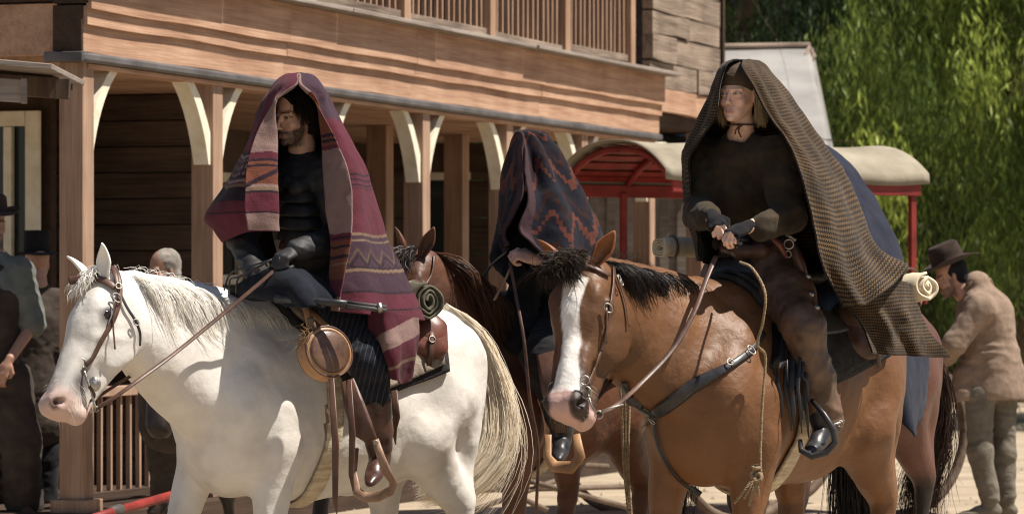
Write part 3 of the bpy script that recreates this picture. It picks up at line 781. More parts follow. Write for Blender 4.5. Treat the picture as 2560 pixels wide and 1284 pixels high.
ear(HW, -1, Vector((-.62, .0, .78)), .16, (.82, .80, .75), (.75, .68, .58))
# ---- the bay horse with the blaze
def bay(base, blaze=True, dark=(.02, .014, .012), sock=.60):
    base = np.array(base)
    def f(V, q):
        n = len(V); c = np.tile(base, (n, 1)) * (1 + .12 * vnoise(V * 3)[:, None])
        c *= (1 + .28 * np.clip((.95 - V[:, 2]) / .3, 0, 1) * (V[:, 2] > .55))[:, None]
        lg = np.clip((sock - V[:, 2]) / .12, 0, 1)[:, None]; c = c * (1 - lg) + np.array(dark) * lg
        a = q[:, 0]; b = q[:, 1]; w_ = q[:, 2]; onh = (a > -.1) & (np.abs(w_) < .16) & (b > -.32) & (b < .12)
        nz = vnoise(V * 16)
        mz = np.clip((a - .40 + .04 * nz) / .10, 0, 1) * onh * .85; c = c * (1 - mz[:, None]) + np.array(dark) * 1.6 * mz[:, None]
        ey = (np.exp(-(((a - .16) / .034) ** 2 + ((b + .046) / .022) ** 2)) * onh * (np.abs(w_) > .06))[:, None]; c = c * (1 - ey) + np.array(dark) * ey
        c = c * (1 - .30 * onh[:, None] * np.clip((a - .05) / .1, 0, 1)[:, None])
        if blaze:
            wd = .040 - .012 * np.clip((a - .1) / .2, 0, 1) + .022 * np.clip((a - .38) / .15, 0, 1) + .005 * nz
            cx = .012 - .0 * a
            bl = np.clip((wd - np.abs(w_ - cx)) / .006, 0, 1) * (a > .055 + .5 * np.abs(w_)) * (b > -.085) * (a < .53) * onh
            c = c * (1 - bl[:, None]) + np.array([.80, .76, .72]) * bl[:, None]
            pk = np.clip((a - .50 + .03 * nz) / .04, 0, 1) * np.clip((.045 + .012 * nz - np.abs(w_)) / .012 + 1.0 * (b < -.11) * (a > .53), 0, 1) * onh; c = c * (1 - pk[:, None]) + np.array([.52, .34, .30]) * pk[:, None]
        gn = np.clip(np.exp(-(((a - .575) / .026) ** 2 + ((b + .033) / .018) ** 2)) * (np.abs(w_) > .035) * onh * 1.5, 0, 1)[:, None]; c = c * (1 - gn) + np.array([.02, .010, .009]) * gn
        return c
    return f
HB = horse('bay_horse', 1932, 16.75, 57, 1.08, P(1455, 665, 15.75), P(1388, 1030, 15.42), 54, bay((.140, .062, .024), sock=.36),
           'chestnut bay horse with a wide white blaze carrying the fair haired rider',
           DEFLEG([(.46, .16, .84), (.50, .17, .47), (.50, .17, .17)], [(.50, -.17, .84), (.56, -.18, .47), (.50, -.18, .17)],
                  [(-.42, .17, .86), (-.68, .15, .50), (-.62, .15, .17)], [(-.36, -.15, .86), (-.42, -.14, .52), (-.34, -.14, .17)]), M_coatb, neckbend=(-.10, .0), hl=1.0, hw=1.2, zoff=-.05)
ear(HB, 1, Vector((.50, -.1, .80)), .16, (.24, .085, .03), (.45, .26, .12), .2)
ear(HB, -1, Vector((-.62, -.1, .75)), .16, (.24, .085, .03), (.45, .26, .12), -.2)
# ---- the dark bay behind
HD = horse('dark_bay_horse', 1365, 19.0, 55, .96, P(1040, 640, 18.2), P(930, 920, 17.95), 45, bay((.105, .042, .022), False, sock=.4),
           'dark brown horse with a long black mane carrying the rider in the zigzag poncho',
           DEFLEG([(.46, .15, .86), (.50, .15, .47), (.50, .15, .17)], [(.50, -.15, .86), (.55, -.16, .47), (.5, -.16, .17)],
                  [(-.42, .15, .88), (-.68, .15, .50), (-.62, .15, .17)], [(-.36, -.15, .88), (-.42, -.14, .52), (-.34, -.14, .17)]), M_coatb, .012, neckbend=(-.04, 0))
ear(HD, 1, Vector((.42, -.1, .9)), .17, (.12, .045, .022), (.30, .14, .06), .1)
ear(HD, -1, Vector((-.25, -.05, .95)), .17, (.12, .045, .022), (.30, .14, .06))
# ---- the horse beyond the woman's
HN = horse('far_bay_horse', 2068, 19.2, 52, 1.0, P(1850, 700, 18.4), P(1800, 950, 18.1), 40, bay((.10, .042, .028), False),
           'dark bay horse mostly hidden behind the blazed horse with only its rump showing',
           DEFLEG([(.46, .15, .86), (.50, .15, .47), (.50, .15, .17)], [(.50, -.15, .86), (.55, -.16, .47), (.5, -.16, .17)],
                  [(-.42, .15, .88), (-.68, .15, .50), (-.62, .15, .17)], [(-.36, -.15, .88), (-.42, -.14, .52), (-.34, -.14, .17)]), M_coatb, .026)
# ---- the nose below the white horse's neck
HF = horse('tethered_horse', 770, 20.4, 62, 1.0, P(400, 800, 19.5), P(392, 1092, 19.3), 80, bay((.06, .028, .018), False),
           'very dark horse whose nose shows below the white horse\'s neck by the porch rail',
           DEFLEG([(.46, .15, .86), (.50, .15, .47), (.50, .15, .17)], [(.50, -.15, .86), (.55, -.16, .47), (.5, -.16, .17)],
                  [(-.42, .15, .88), (-.68, .15, .50), (-.62, .15, .17)], [(-.36, -.15, .88), (-.42, -.14, .52), (-.34, -.14, .17)]), M_coatb, .026, crestlift=0.0)
# ================================================================ HAIR AND TACK
def leather(name, c1, c2, rough=.45):
    return mat_noise(name, c1, c2, (9, 9, 9), rough, .25, (60, 60, 60), dist=.003, spec=.4)
M_brown = leather('brown_leather', (.048, .024, .016), (.12, .060, .040)); M_blk = leather('black_leather', (.012, .012, .014), (.04, .038, .04), .4)
M_tan = leather('tan_leather', (.22, .11, .05), (.42, .24, .12), .5); M_red = leather('red_leather', (.09, .03, .022), (.17, .06, .04), .4)
M_metal = mat_noise('worn_metal', (.22, .20, .18), (.5, .47, .43), (30, 30, 30), .48, .3, metal=1.0); M_felt = mat_noise('saddle_felt', (.13, .10, .08), (.30, .25, .20), (14, 14, 14), .95, .6, (70, 70, 70))
M_blkfelt = mat_noise('black_felt', (.012, .012, .012), (.035, .033, .033), (14, 14, 14), .95, .5, (70, 70, 70))
M_rope = mat_noise('rope', (.18, .12, .065), (.34, .25, .15), (60, 60, 60), .9, .5); M_cinch = mat_noise('cinch_cord', (.38, .30, .20), (.60, .52, .38), (10, 10, 60), .9, .5)

def mane(H, name, N, side, Ld, back, out, c1, c2, seed, t0=.05, t1=.98, rad=.003, K=9, fr=.006, thick=.035, parent=None, lift=0.0):
    rg = np.random.RandomState(seed); cr_ = cr(H.crest, 60); t = rg.uniform(t0, t1, N); ix = t * 59; i = ix.astype(int).clip(0, 58); fr_ = (ix - i)[:, None]
    base = cr_[i] * (1 - fr_) + cr_[i + 1] * fr_
    f = np.array(H.f); l = np.array(H.l) * side; rad_c = (.085 * (1 - t) + .05 * t) * .92
    base = base + np.array([0, 0, 1]) * (rad_c[:, None] + lift) + rg.normal(0, 1, (N, 1)) * l * .018
    s = np.linspace(0, 1, K)[None, :, None]
    L = (Ld * rg.uniform(.55, 1.15, N))[:, None, None]
    clump = vnoise(np.stack([t * 26, np.zeros(N), np.full(N, seed)], 1))[:, None, None]
    o_ = out * rg.uniform(.8, 1.15, N)[:, None, None] + thick * rg.rand(N)[:, None, None]
    arch = np.sin(np.pi * np.minimum(s * 1.4, 1)) * .018
    p = l * (o_ * np.sin(np.minimum(s * 1.6, 1) * np.pi / 2)) + np.array([0, 0, -1]) * (L * s ** 1.15 * (1 + .15 * clump)) + np.array([0, 0, 1]) * arch - f * (back * L * s * (1 + .5 * clump))
    return strands(name, base, p, rad, c1, c2, parent or H.root, seed, fr=fr)
def bundle(name, guide, N, spread, rad, c1, c2, parent, seed, K=16, fr=.008, wild=.15):
    """tail: strands follow a guide polyline, spreading towards the tip"""
    rg = np.random.RandomState(seed); g = cr(np.array([list(q) for q in guide]), K)
    T = np.gradient(g, axis=0); T /= np.linalg.norm(T, axis=1)[:, None]; B = np.cross(T, [0, -1, 0]); B /= np.linalg.norm(B, axis=1)[:, None]; U = np.cross(T, B)
    a = rg.normal(0, 1, N).clip(-2, 2); b = rg.normal(0, 1, N).clip(-2, 2); s = np.linspace(0, 1, K)
    w_ = np.interp(s, np.linspace(0, 1, len(spread)), spread)
    cl = vnoise(np.stack([a * 3, b * 3, np.full(N, seed)], 1))
    end = rg.uniform(.72, 1.0, N)
    pts = np.zeros((N, K, 3))
    for k in range(N):
        q = s * end[k]; gi = np.stack([np.interp(q, s, g[:, d]) for d in range(3)], 1); bi = np.stack([np.interp(q, s, B[:, d]) for d in range(3)], 1); ui = np.stack([np.interp(q, s, U[:, d]) for d in range(3)], 1)
        wk = np.interp(q, s, w_)[:, None]; kick = (s ** 2)[:, None] * wild * rg.normal(0, 1) * .35 if rg.rand() < .15 else 0
        pts[k] = gi + bi * (wk * (a[k] * .5 + .25 * cl[k] * np.sin(3 * s[:, None]) + kick * 3)) + ui * wk * b[k] * .35
    return strands(name, pts[:, 0], pts - pts[:, :1], rad, c1, c2, parent, seed, fr=fr)
CW1, CW2 = (.95, .92, .86), (1.0, .985, .96)
mane(HW, 'mane', 5000, 1, .27, .6, .115, CW1, CW2, 1, t0=.05, t1=.97, rad=.0016, fr=.0022, thick=.02)
mane(HW, 'mane_core', 260, 1, .22, .6, .105, (.97, .93, .86), (1.0, .97, .93), 77, t0=.06, t1=.95, rad=.0075, fr=.001, thick=.005)
mane(HW, 'mane', 200, -1, .16, .2, .07, CW1, CW2, 2, t0=.1, t1=.97, rad=.002, thick=.05)
mane(HW, 'mane_wisps', 26, 1, .05, 1.0, .01, CW1, CW2, 9, t0=.3, t1=.97, rad=.0010, thick=.06, fr=.003, lift=.03)
def tuft(H, name, N, c1, c2, seed, L=.14, rad=.0018, spread=.04, up=.5, parent=None, side=0, fr=.005):
    rg = np.random.RandomState(seed); K = 8; s = np.linspace(0, 1, K)[None, :, None]
    base = np.array([list(H.hp(.0 + rg.uniform(-.03, .05), .045, rg.uniform(-.045, .045))) for _ in range(N)])
    d1 = np.array(H.hdir(.3, 1, 0)); d2 = np.array(H.hdir(1, .04, 0)); sd = np.array(H.hdir(0, 0, 1))
    r1 = rg.normal(0, 1, (N, 1, 1)); r2 = rg.uniform(.5, 1.1, (N, 1, 1)); r3 = rg.uniform(.3, 1, (N, 1, 1))
    p = d1 * (up * .12 * r3 * np.sin(s * np.pi * .8)) + d2 * (L * r2 * s ** 1.3) + sd * ((spread * r1 + side) * s)
    return strands(name, base, p, rad, c1, c2, parent or H.root, seed, fr=fr)
tuft(HW, 'forelock', 320, CW1, CW2, 3, L=.09, up=.35, fr=.003)
bundle('tail', [P(1110, 775, 17.35), P(1185, 850, 17.5), P(1225, 990, 17.58), P(1222, 1110, 17.55), P(1150, 1195, 17.5), P(1040, 1240, 17.5)], 3600, [.03, .055, .085, .10, .10, .05], .0017, (.99, .90, .76), (1.0, .96, .87), HW.root, 4, wild=.9, fr=.003)
bundle('tail_core', [P(1112, 785, 17.37), P(1180, 855, 17.52), P(1215, 990, 17.60), P(1212, 1105, 17.57), P(1150, 1180, 17.52), P(1080, 1215, 17.5)], 90, [.02, .035, .055, .065, .06, .02], .013, (.97, .91, .79), (1.0, .96, .88), HW.root, 44, wild=0)
def whiskers(H, n, seed, c1, c2):
    rg = np.random.RandomState(seed); cw = Vector((0, 0, CAMH)); base = []; dr = []
    for _ in range(n * 6):
        a, b, c = rg.uniform(.44, .60), rg.uniform(-.17, -.06), rg.choice([-1, 1]) * rg.uniform(.2, 1); p = H.hp(a, b, c * .12); t = H.hp(a, -.09, 0); loc, no, _i, _d = H.bvh.ray_cast(p, (t - p).normalized())
        if loc is None: continue
        base.append(list(loc)); dr.append(list((no + Vector(H.hdir(.6, -.5, 0)) * .7).normalized()))
        if len(base) >= n: break
    s = np.linspace(0, 1, 6)[None, :, None]; N = len(base)
    return strands('whiskers', np.array(base), np.array(dr)[:, None] * s * .032 * rg.uniform(.5, 1.3, (N, 1, 1)) + np.array([0, 0, -.012]) * s ** 2, .0006, c1, c2, H.root, seed, fr=.0008)
whiskers(HW, 70, 61, (.8, .75, .68), (.95, .9, .85)); whiskers(HB, 90, 62, (.25, .16, .1), (.8, .7, .6))
BK1, BK2 = (.010, .008, .008), (.035, .024, .020)
mane(HB, 'mane', 2200, 1, .19, .55, .10, BK1, BK2, 5, t0=.34, t1=.99, rad=.0017, thick=.03, fr=.004)
mane(HB, 'mane', 1200, 1, .13, .9, .05, BK1, BK2, 25, t0=.0, t1=.4, rad=.0018, thick=.03, fr=.004)
mane(HB, 'mane', 400, -1, .18, .3, .09, BK1, BK2, 6, t0=.05, t1=.98, rad=.0024)
mane(HB, 'mane_wisps', 110, 1, -.06, .9, .01, (.02, .015, .012), (.12, .08, .05), 7, t0=.45, t1=1.0, rad=.0009, thick=.04, fr=.004, lift=.01)
tuft(HB, 'forelock', 1300, BK1, (.06, .035, .022), 8, L=.115, rad=.0018, spread=.05, up=1.0, fr=.003)
tuft(HB, 'forelock_wisps', 110, (.05, .03, .02), (.25, .17, .11), 18, L=.04, rad=.0010, spread=.08, up=1.3)
bundle('tail', [P(2150, 905, 17.75), P(2180, 960, 17.95), P(2140, 1060, 18.0), P(2130, 1200, 18.0), P(2140, 1400, 18.0), P(2150, 1500, 18)], 700, [.02, .05, .08, .09, .09, .05], .0028, BK1, BK2, HB.root, 14)
mane(HD, 'mane', 2400, 1, .42, .62, .13, (.035, .018, .012), (.24, .105, .06), 10, t0=.0, t1=.97, rad=.0024, thick=.08, fr=.005)
mane(HD, 'mane', 300, -1, .2, .3, .09, BK1, (.05, .025, .016), 11, t0=.05, t1=.97, rad=.003)
tuft(HD, 'forelock', 420, (.015, .01, .01), (.10, .05, .03), 12, L=.20, rad=.0022, spread=.06, up=.8)
tuft(HD, 'forelock_wisps', 25, (.3, .3, .32), (.5, .5, .52), 13, L=.15, rad=.0018, spread=.05, up=.9)
bundle('tail', [P(1640, 900, 19.7), P(1690, 1000, 19.85), P(1690, 1200, 19.85), P(1690, 1400, 19.85)], 300, [.02, .06, .08, .05], .003, BK1, BK2, HD.root, 15)
bundle('tail', [P(2310, 860, 19.85), P(2345, 960, 20.0), P(2340, 1100, 20.0), P(2300, 1240, 20.0), P(2290, 1400, 20.0)], 800, [.02, .045, .07, .09, .09], .0026, (.015, .010, .009), (.11, .055, .035), HN.root, 16, wild=1.2)
# hanging rider horse hair on the near side of the rump shadow
mane(HN, 'mane', 300, 1, .3, .3, .1, BK1, BK2, 17, rad=.003)

def strap(name, H, pts, w, mat, parent, n=26, off=.012, thick=.32, surf=True, widths=None):
    """leather strap; on the skin (2-D pixel points) or in the air (3-D points)"""
    b = MB()
    if surf: o, nr = onto(H, pts, off, n)
    else:
        o = [Vector(q) for q in cr(np.array([list(p) for p in pts]), n)]; nr = [Vector((-.2, -1, .25))] * n
    ww = [w / 2] * n if widths is None else list(np.interp(np.linspace(0, 1, n), np.linspace(0, 1, len(widths)), widths) / 2)
    b.tube(o, ww, 8, True, thick, nr); return b.build(name, mat, parent, True), o
def ring(b, c, r, th, nrm=(0, -1, 0), n=18, ry=None):
    nrm = Vector(nrm).normalized(); x = nrm.orthogonal().normalized(); y = nrm.cross(x)
    if abs(x.z) > abs(y.z): x, y = y, x
    pts = [Vector(c) + x * r * math.cos(2 * math.pi * i / n) + y * (ry or r) * math.sin(2 * math.pi * i / n) for i in range(n + 1)]
    b.tube(pts, th, 6, False)
def buckle(H, p, r, parent, off=.022, ry=None):
    o, nr = onto(H, [p, (p[0] + 1, p[1])], off); b = MB(); ring(b, o[0], r, .0028, nr[0], 14, ry); return b.build('buckle', M_metal, parent, True)
def wrap(H, name, xs, th0, th1, off, mat, parent, nx=30, nt=50, zc=1.05, thick=.012, wr=.002, shape=None, uv=False):
    """a sheet laid round the barrel; xs=(x0,x1) in horse coordinates, th = angle from the top, + on the near side; shape(u,v)->(x,th)"""
    V = []; UV = []
    for j in range(nt + 1):
        for i in range(nx + 1):
            u, v = i / nx, j / nt
            if shape: x, th = shape(u, v)
            else: x, th = xs[0] + (xs[1] - xs[0]) * u, th0 + (th1 - th0) * v
            a = R(th); o = H.W((x, .75 * math.sin(a), zc + .75 * math.cos(a))); c = H.W((x, 0, zc)); d = Vector(c - o).normalized()
            loc, no, _, ds = H.bvh.ray_cast(Vector(o), d)
            if loc is None: loc = Vector(c); no = -d
            p = loc - d * off; V.append(list(p)); UV.append((u, v))
    V = np.array(V); V += (wr * vnoise(V * 22))[:, None] * np.array([.3, -.7, .6])
    F = np.array([[j * (nx + 1) + i, j * (nx + 1) + i + 1, (j + 1) * (nx + 1) + i + 1, (j + 1) * (nx + 1) + i] for j in range(nt) for i in range(nx)])
    for _ in range(3): V = vsmooth_grid(V, nx + 1, nt + 1)
    o = mesh_obj(name, V, F, mat, parent, uvs=UV if uv else None); s = o.modifiers.new('s', 'SOLIDIFY'); s.thickness = thick; s.offset = 0
    return o
def vsmooth_grid(V, nx, ny):
    G = V.reshape(ny, nx, 3).copy(); K = G.copy()
    K[1:-1, 1:-1] = (G[:-2, 1:-1] + G[2:, 1:-1] + G[1:-1, :-2] + G[1:-1, 2:] + 4 * G[1:-1, 1:-1]) / 8
    K[0, 1:-1] = (G[0, :-2] + G[0, 2:] + 2 * G[0, 1:-1]) / 4; K[-1, 1:-1] = (G[-1, :-2] + G[-1, 2:] + 2 * G[-1, 1:-1]) / 4
    return K.reshape(-1, 3)
def saddle(H, label, mseat, mpad, mpad2, padx=(-.42, .36), back=-.0):
    root = empty('saddle', H.W((0, 0, 1.4)), label, 'saddle', 'western saddles')
    def padsh(u, v, g, e):
        a = 2 * v - 1; x1 = padx[1] + g - .30 * abs(a) ** 1.3; x0 = padx[0] - g + .04 * abs(a)
        return x0 + (x1 - x0) * u, a * (66 + e + 22 * u)
    def hz(x):   # height of the back at x
        o = Vector(H.W((x, 0, 2.2))); loc, *_ = H.bvh.ray_cast(o, Vector((0, 0, -1))); return H.Lc(loc)[2] if loc else 1.38
    wrap(H, 'pad', padx, -62, 68, .018, mpad2, root, thick=.022, shape=lambda u, v: padsh(u, v, .03, 5))
    wrap(H, 'blanket', padx, -60, 64, .040, mpad, root, thick=.016, wr=.006, shape=lambda u, v: padsh(u, v, 0, 0))
    wrap(H, 'skirt', (-.30, .26), -50, 52, .058, mseat, root, thick=.012, shape=lambda u, v: (-.30 + .56 * u, (-52 + 104 * v) * (1 - .25 * (2 * u - 1) ** 4)))
    s = SDF(.04); z1, z0, zb = hz(.24), hz(0), hz(-.24)
    s.ell((.0, 0, z0 + .06), (.27, .15, .055)); s.cap((.22, -.12, z1 + .05), (.22, .12, z1 + .05), .055, .055); s.cap((.22, 0, z1 + .06), (.25, 0, z1 + .16), .03, .022, .03); s.ell((.255, 0, z1 + .175), (.038, .038, .014), None, .01)
    for y in (-1, 1): s.cap((-.24, 0, zb + .15), (-.19, y * .15, zb + .09), .028, .03, .03); s.cap((-.19, y * .15, zb + .09), (-.1, y * .16, zb + .06), .03, .03)
    V, Q, _ = s.mesh(.011); mesh_obj('seat', H.W(V), Q, mseat, root)
    wrap(H, 'girth', (.17, .25), 60, 300, .016, M_cinch, root, nx=6, nt=60, thick=.014)
    return root
SW = saddle(HW, 'brown saddle with grey felt blanket on the white horse', M_brown, M_felt, M_blkfelt)
SB = saddle(HB, 'black saddle with a thick dark pad on the blazed bay horse', M_blk, M_blkfelt, M_blkfelt)
SD = saddle(HD, 'dark saddle on the dark bay horse in the middle', M_brown, M_blkfelt, M_blkfelt)

# ---- white horse bridle
def fl(p, D): return P(p[0], p[1], D)
br = empty('bridle', HW.hp(.1, 0, 0), 'dark brown bridle with round silver concho on the white horse', 'bridle', 'bridles')
strap('browband', HW, [(172, 702), (200, 697), (232, 698), (262, 706), (288, 722)], .034, M_brown, br)
strap('cheek_strap', HW, [(282, 664), (296, 700), (297, 748), (280, 800), (250, 850), (228, 893), (210, 912)], .022, M_brown, br, 34)
strap('crown_strap', HW, [(276, 668), (286, 690), (292, 725)], .02, M_brown, br, 10, .02)
strap('throat_strap', HW, [(292, 722), (312, 765), (335, 800), (346, 830), (345, 862)], .013, M_blk, br)
strap('strap_end', HW, [(278, 745), (277, 800), (283, 872)], .008, M_brown, br, 16, .02)
buckle(HW, (288, 748), .016, br, .024, .022); buckle(HW, (336, 806), .010, br, .02, .014); buckle(HW, (293, 722), .013, br, .026)
q, nr = onto(HW, [(222, 960), (223, 961)], .035); c = q[0]
b = MB(); vs = [tuple(c + Vector((0, -.012, 0)))]; nn = 24
for rr_, oy in ((.012, -.014), (.018, -.006), (.028, -.008), (.030, 0)):
    for i in range(nn): a = 2 * math.pi * i / nn; r_ = rr_ * (1 + .05 * (i % 2)); vs.append(tuple(c + Vector((r_ * math.cos(a) * .85, oy, r_ * math.sin(a)))))
fs = [(0, 1 + (i + 1) % nn, 1 + i) for i in range(nn)]
for k in range(3):
    for i in range(nn): fs.append((1 + k * nn + i, 1 + k * nn + (i + 1) % nn, 1 + (k + 1) * nn + (i + 1) % nn, 1 + (k + 1) * nn + i))
b.add(vs, fs); b.build('concho', M_metal, br, True)
D_ = c.y
b = MB(); b.tube([P(205, 912, D_), P(215, 940, D_ - .01), P(228, 975, D_), P(236, 1010, D_), P(240, 1022, D_)], .006, 6); b.tube([P(240, 1022, D_), P(225, 1030, D_ + .02), P(200, 1028, D_ + .05), P(168, 1033, D_ + .06)], .0055, 6); ring(b, P(240, 1022, D_), .010, .003); ring(b, P(204, 905, D_), .016, .003); b.build('bit', M_metal, br, True)
HANDW = P(688, 640, 16.12)
strap('rein', HW, [P(238, 1022, D_), P(290, 990, D_), P(345, 950, D_ + .05), P(440, 880, 15.85), P(560, 782, 16.0), P(640, 715, 16.06), P(690, 672, 16.1)], .018, M_brown, br, 30, surf=False)
strap('rein', HW, [P(168, 1030, D_ + .08), P(230, 1000, D_ + .12), P(300, 955, 15.9), P(420, 880, 16.15), P(540, 770, 16.3), P(610, 705, 16.3), P(650, 672, 16.2)], .016, M_brown, br, 30, surf=False)
strap('curb_strap', HW, [P(172, 1020, D_ + .1), P(205, 1015, D_ + .05), P(236, 990, D_), P(222, 965, D_ - .01)], .012, M_brown, br, 16, surf=False)
for i, (a, b_) in enumerate((((575, 735), (600, 690)), ((590, 740), (625, 680)), ((560, 725), (618, 668)))):
    strap('rein_coil', HW, [P(a[0], a[1], 16.25), P((a[0] + b_[0]) / 2 - 12, (a[1] + b_[1]) / 2 - 14, 16.2), P(b_[0], b_[1], 16.15), P(680, 648, 16.1)], .009, M_blk, br, 16, surf=False)
# ---- blazed horse bridle
bb = empty('bridle', HB.hp(.1, 0, 0), 'dark bridle with steel rings on the blazed bay horse', 'bridle', 'bridles')
strap('browband', HB, [(1365, 672), (1400, 664), (1440, 662), (1480, 672), (1520, 690)], .022, M_brown, bb)
strap('cheek_strap', HB, [(1530, 670), (1528, 720), (1518, 790), (1503, 860), (1480, 920), (1466, 962)], .022, M_brown, bb, 34)
strap('throat_strap', HB, [(1536, 690), (1552, 735), (1562, 775), (1566, 815)], .015, M_brown, bb)
strap('strap_end', HB, [(1508, 770), (1506, 820), (1503, 855)], .012, M_brown, bb, 10, .024)
buckle(HB, (1516, 768), .015, bb, .026, .022); buckle(HB, (1532, 700), .014, bb, .03); buckle(HB, (1538, 712), .011, bb, .03)
q, nr = onto(HB, [(1463, 985), (1464, 986)], .03); D2 = q[0].y
b = MB(); ring(b, P(1462, 950, D2), .018, .0035); ring(b, P(1464, 980, D2), .024, .004, (-.4, -1, 0)); b.tube([P(1470, 985, D2), P(1478, 1010, D2), P(1490, 1035, D2)], .004, 6); ring(b, P(1497, 1036, D2), .016, .003); b.tube([P(1500, 1030, D2), P(1530, 1018, D2), P(1558, 1010, D2 + .03)], .004, 6); b.build('bit', M_metal, bb, True)
strap('rein', HB, [P(1495, 1035, D2), P(1540, 1012, 15.5), P(1600, 960, 15.7), P(1680, 875, 15.85), P(1735, 780, 15.95), P(1765, 700, 16.05), P(1790, 640, 16.15)], .022, M_brown, bb, 36, surf=False)
strap('rein', HB, [P(1420, 1030, D2 + .25), P(1480, 1010, 15.8), P(1540, 930, 16.1), P(1570, 880, 16.3)], .018, M_brown, bb, 20, surf=False)
# breast collar
bc = empty('breast_collar', P(1640, 1020, 15.8), 'wide black breast collar with steel rings across the bay horse\'s chest', 'breast collar')
strap('collar_band', HB, [(1905, 835), (1880, 872), (1840, 905), (1790, 935), (1730, 965), (1690, 995), (1655, 1020), (1640, 1030)], .05, M_blk, bc, 40, .014, .22, widths=[.026, .028, .03, .055, .06, .06, .045])
strap('collar_band', HB, [(1562, 950), (1572, 985), (1592, 1008), (1618, 1025), (1636, 1032)], .05, M_blk, bc, 20, .014, .25, widths=[.03, .05, .055, .04])
strap('centre_strap', HB, [(1640, 1035), (1642, 1080), (1658, 1130), (1685, 1175), (1720, 1210), (1752, 1235)], .024, M_blk, bc, 26, .014)
strap('tie', HB, [(1632, 1030), (1626, 1050), (1616, 1068)], .012, M_blk, bc, 8, .02)
for p, r_ in (((1640, 1042), .016), ((1822, 912), .015)): buckle(HB, p, r_, bc, .026)
buckle(HB, (1868, 882), .016, bc, .03, .022)
# bay rope
rp = empty('lead_rope', P(1890, 900, 16.1), 'pale twisted rope looped from the saddle horn down the bay horse\'s side to a knot', 'rope', 'ropes')
def rope(name, pts, r, parent, n=60, mat=None):
    g = cr(np.array([list(p) for p in pts]), n * 2); b = MB(); T = np.gradient(g, axis=0); T /= np.linalg.norm(T, axis=1)[:, None]
    Ls = np.concatenate([[0], np.cumsum(np.linalg.norm(np.diff(g, axis=0), axis=1))])
    Bq = np.cross(T, [0, 1, .1]); Bq /= np.linalg.norm(Bq, axis=1)[:, None]; Uq = np.cross(T, Bq)
    for k in range(3):
        a = Ls / (r * 7) * 2 * np.pi + k * 2.094; b.tube((g + (np.cos(a)[:, None] * Bq + np.sin(a)[:, None] * Uq) * r * .55).tolist(), r * .62, 5)
    return b.build(name, mat or M_rope, parent, True)
o1, _ = onto(HB, [(1888, 900), (1884, 1000), (1886, 1080), (1890, 1150), (1892, 1180)], .05)
rope('rope', [P(1850, 655, 16.15), P(1882, 672, 15.98), P(1912, 730, 15.92), P(1908, 800, 15.92), P(1893, 860, 15.95)] + [Vector((a.x, min(a.y, 16.0), a.z)) for a in o1], .0062, rp)
kn = P(1890, 1185, min(o1[-1].y, 16.0))
b = MB(); ring(b, kn, .022, .009, (.3, -1, .3)); ring(b, kn + Vector((.005, -.01, -.012)), .018, .009, (-.5, -1, .5)); ring(b, kn + Vector((0, 0, .03)), .014, .008, (0, -.3, 1)); b.build('knot', M_rope, rp, True)
for (dx, dz) in ((-.05, -.10), (-.09, -.12), (.01, -.09), (-.03, -.13)): rope('frayed_end', [kn, kn + Vector((dx * .5, -.02, dz * .5)), kn + Vector((dx, 0, dz))], .006, rp, 10)
rope('rope', [P(1838, 1200, 16.3), P(1870, 1215, 16.2), P(1850, 1240, 16.2), P(1836, 1260, 16.2)], .004, rp, 12)
rp2 = empty('coiled_rope', P(1565, 1000, 16.4), 'thin coiled rope hanging behind the blazed horse\'s chest', 'rope', 'ropes')
for k in range(3): rope('rope_strand', [P(1552 + k * 9, 880, 17.2), P(1550 + k * 12, 950, 17.2), P(1556 + k * 8, 1050, 17.2), P(1560 + k * 5, 1160, 17.2), P(1572 + k * 3, 1290, 17.2)], .007, rp2, 40)
# dark horse bridle
bd = empty('bridle', HD.hp(.1, 0, 0), 'plain brown bridle on the dark bay horse', 'bridle', 'bridles')
strap('cheek_strap', HD, [(1083, 640), (1078, 680), (1060, 720), (1050, 760)], .014, M_brown, bd)
strap('rein', HD, [P(1235, 750, 18.2), P(1262, 700, 18.25), P(1282, 655, 18.3)], .012, M_tan, bd, 10, surf=False)
strap('rein', HD, [P(1205, 695, 18.6), P(1235, 655, 18.55), P(1268, 628, 18.4)], .012, M_blk, bd, 10, surf=False)
strap('rein', HD, [P(1275, 655, 18.25), P(1290, 740, 18.2), P(1310, 850, 18.1), P(1325, 1000, 18.1), P(1345, 1120, 18.1), P(1340, 1290, 18.1)], .016, M_brown, bd, 24, surf=False)
# ================================================================ PEOPLE
def skinmat():
    m, nt, b = newmat('skin'); L = nt.links.new
    at = nd(nt, "ShaderNodeVertexColor"); at.layer_name = 'Col'; tc = nd(nt, "ShaderNodeTexCoord")
    n1 = nd(nt, "ShaderNodeTexNoise", i_Scale=40, i_Detail=5); L(tc.outputs['Object'], n1.inputs['Vector'])
    r = ramp(nt, [(.35, (.92, .88, .87)), (.6, 1.0)]); L(n1.outputs[0], r.inputs[0])
    mx = nd(nt, "ShaderNodeMix", data_type='RGBA', blend_type='MULTIPLY'); mx.inputs[0].default_value = 1
    L(at.outputs[0], mx.inputs[6]); L(r.outputs[0], mx.inputs[7]); L(mx.outputs[2], b.inputs['Base Color'])
    b.inputs['Roughness'].default_value = .5; b.inputs['Subsurface Weight'].default_value = .12; b.inputs['Subsurface Radius'].default_value = (.01, .004, .002)
    bp = nd(nt, "ShaderNodeBump", i_Strength=.2, i_Distance=.002); L(n1.outputs[0], bp.inputs['Height']); L(bp.outputs[0], b.inputs['Normal'])
    return m
M_skin = skinmat()
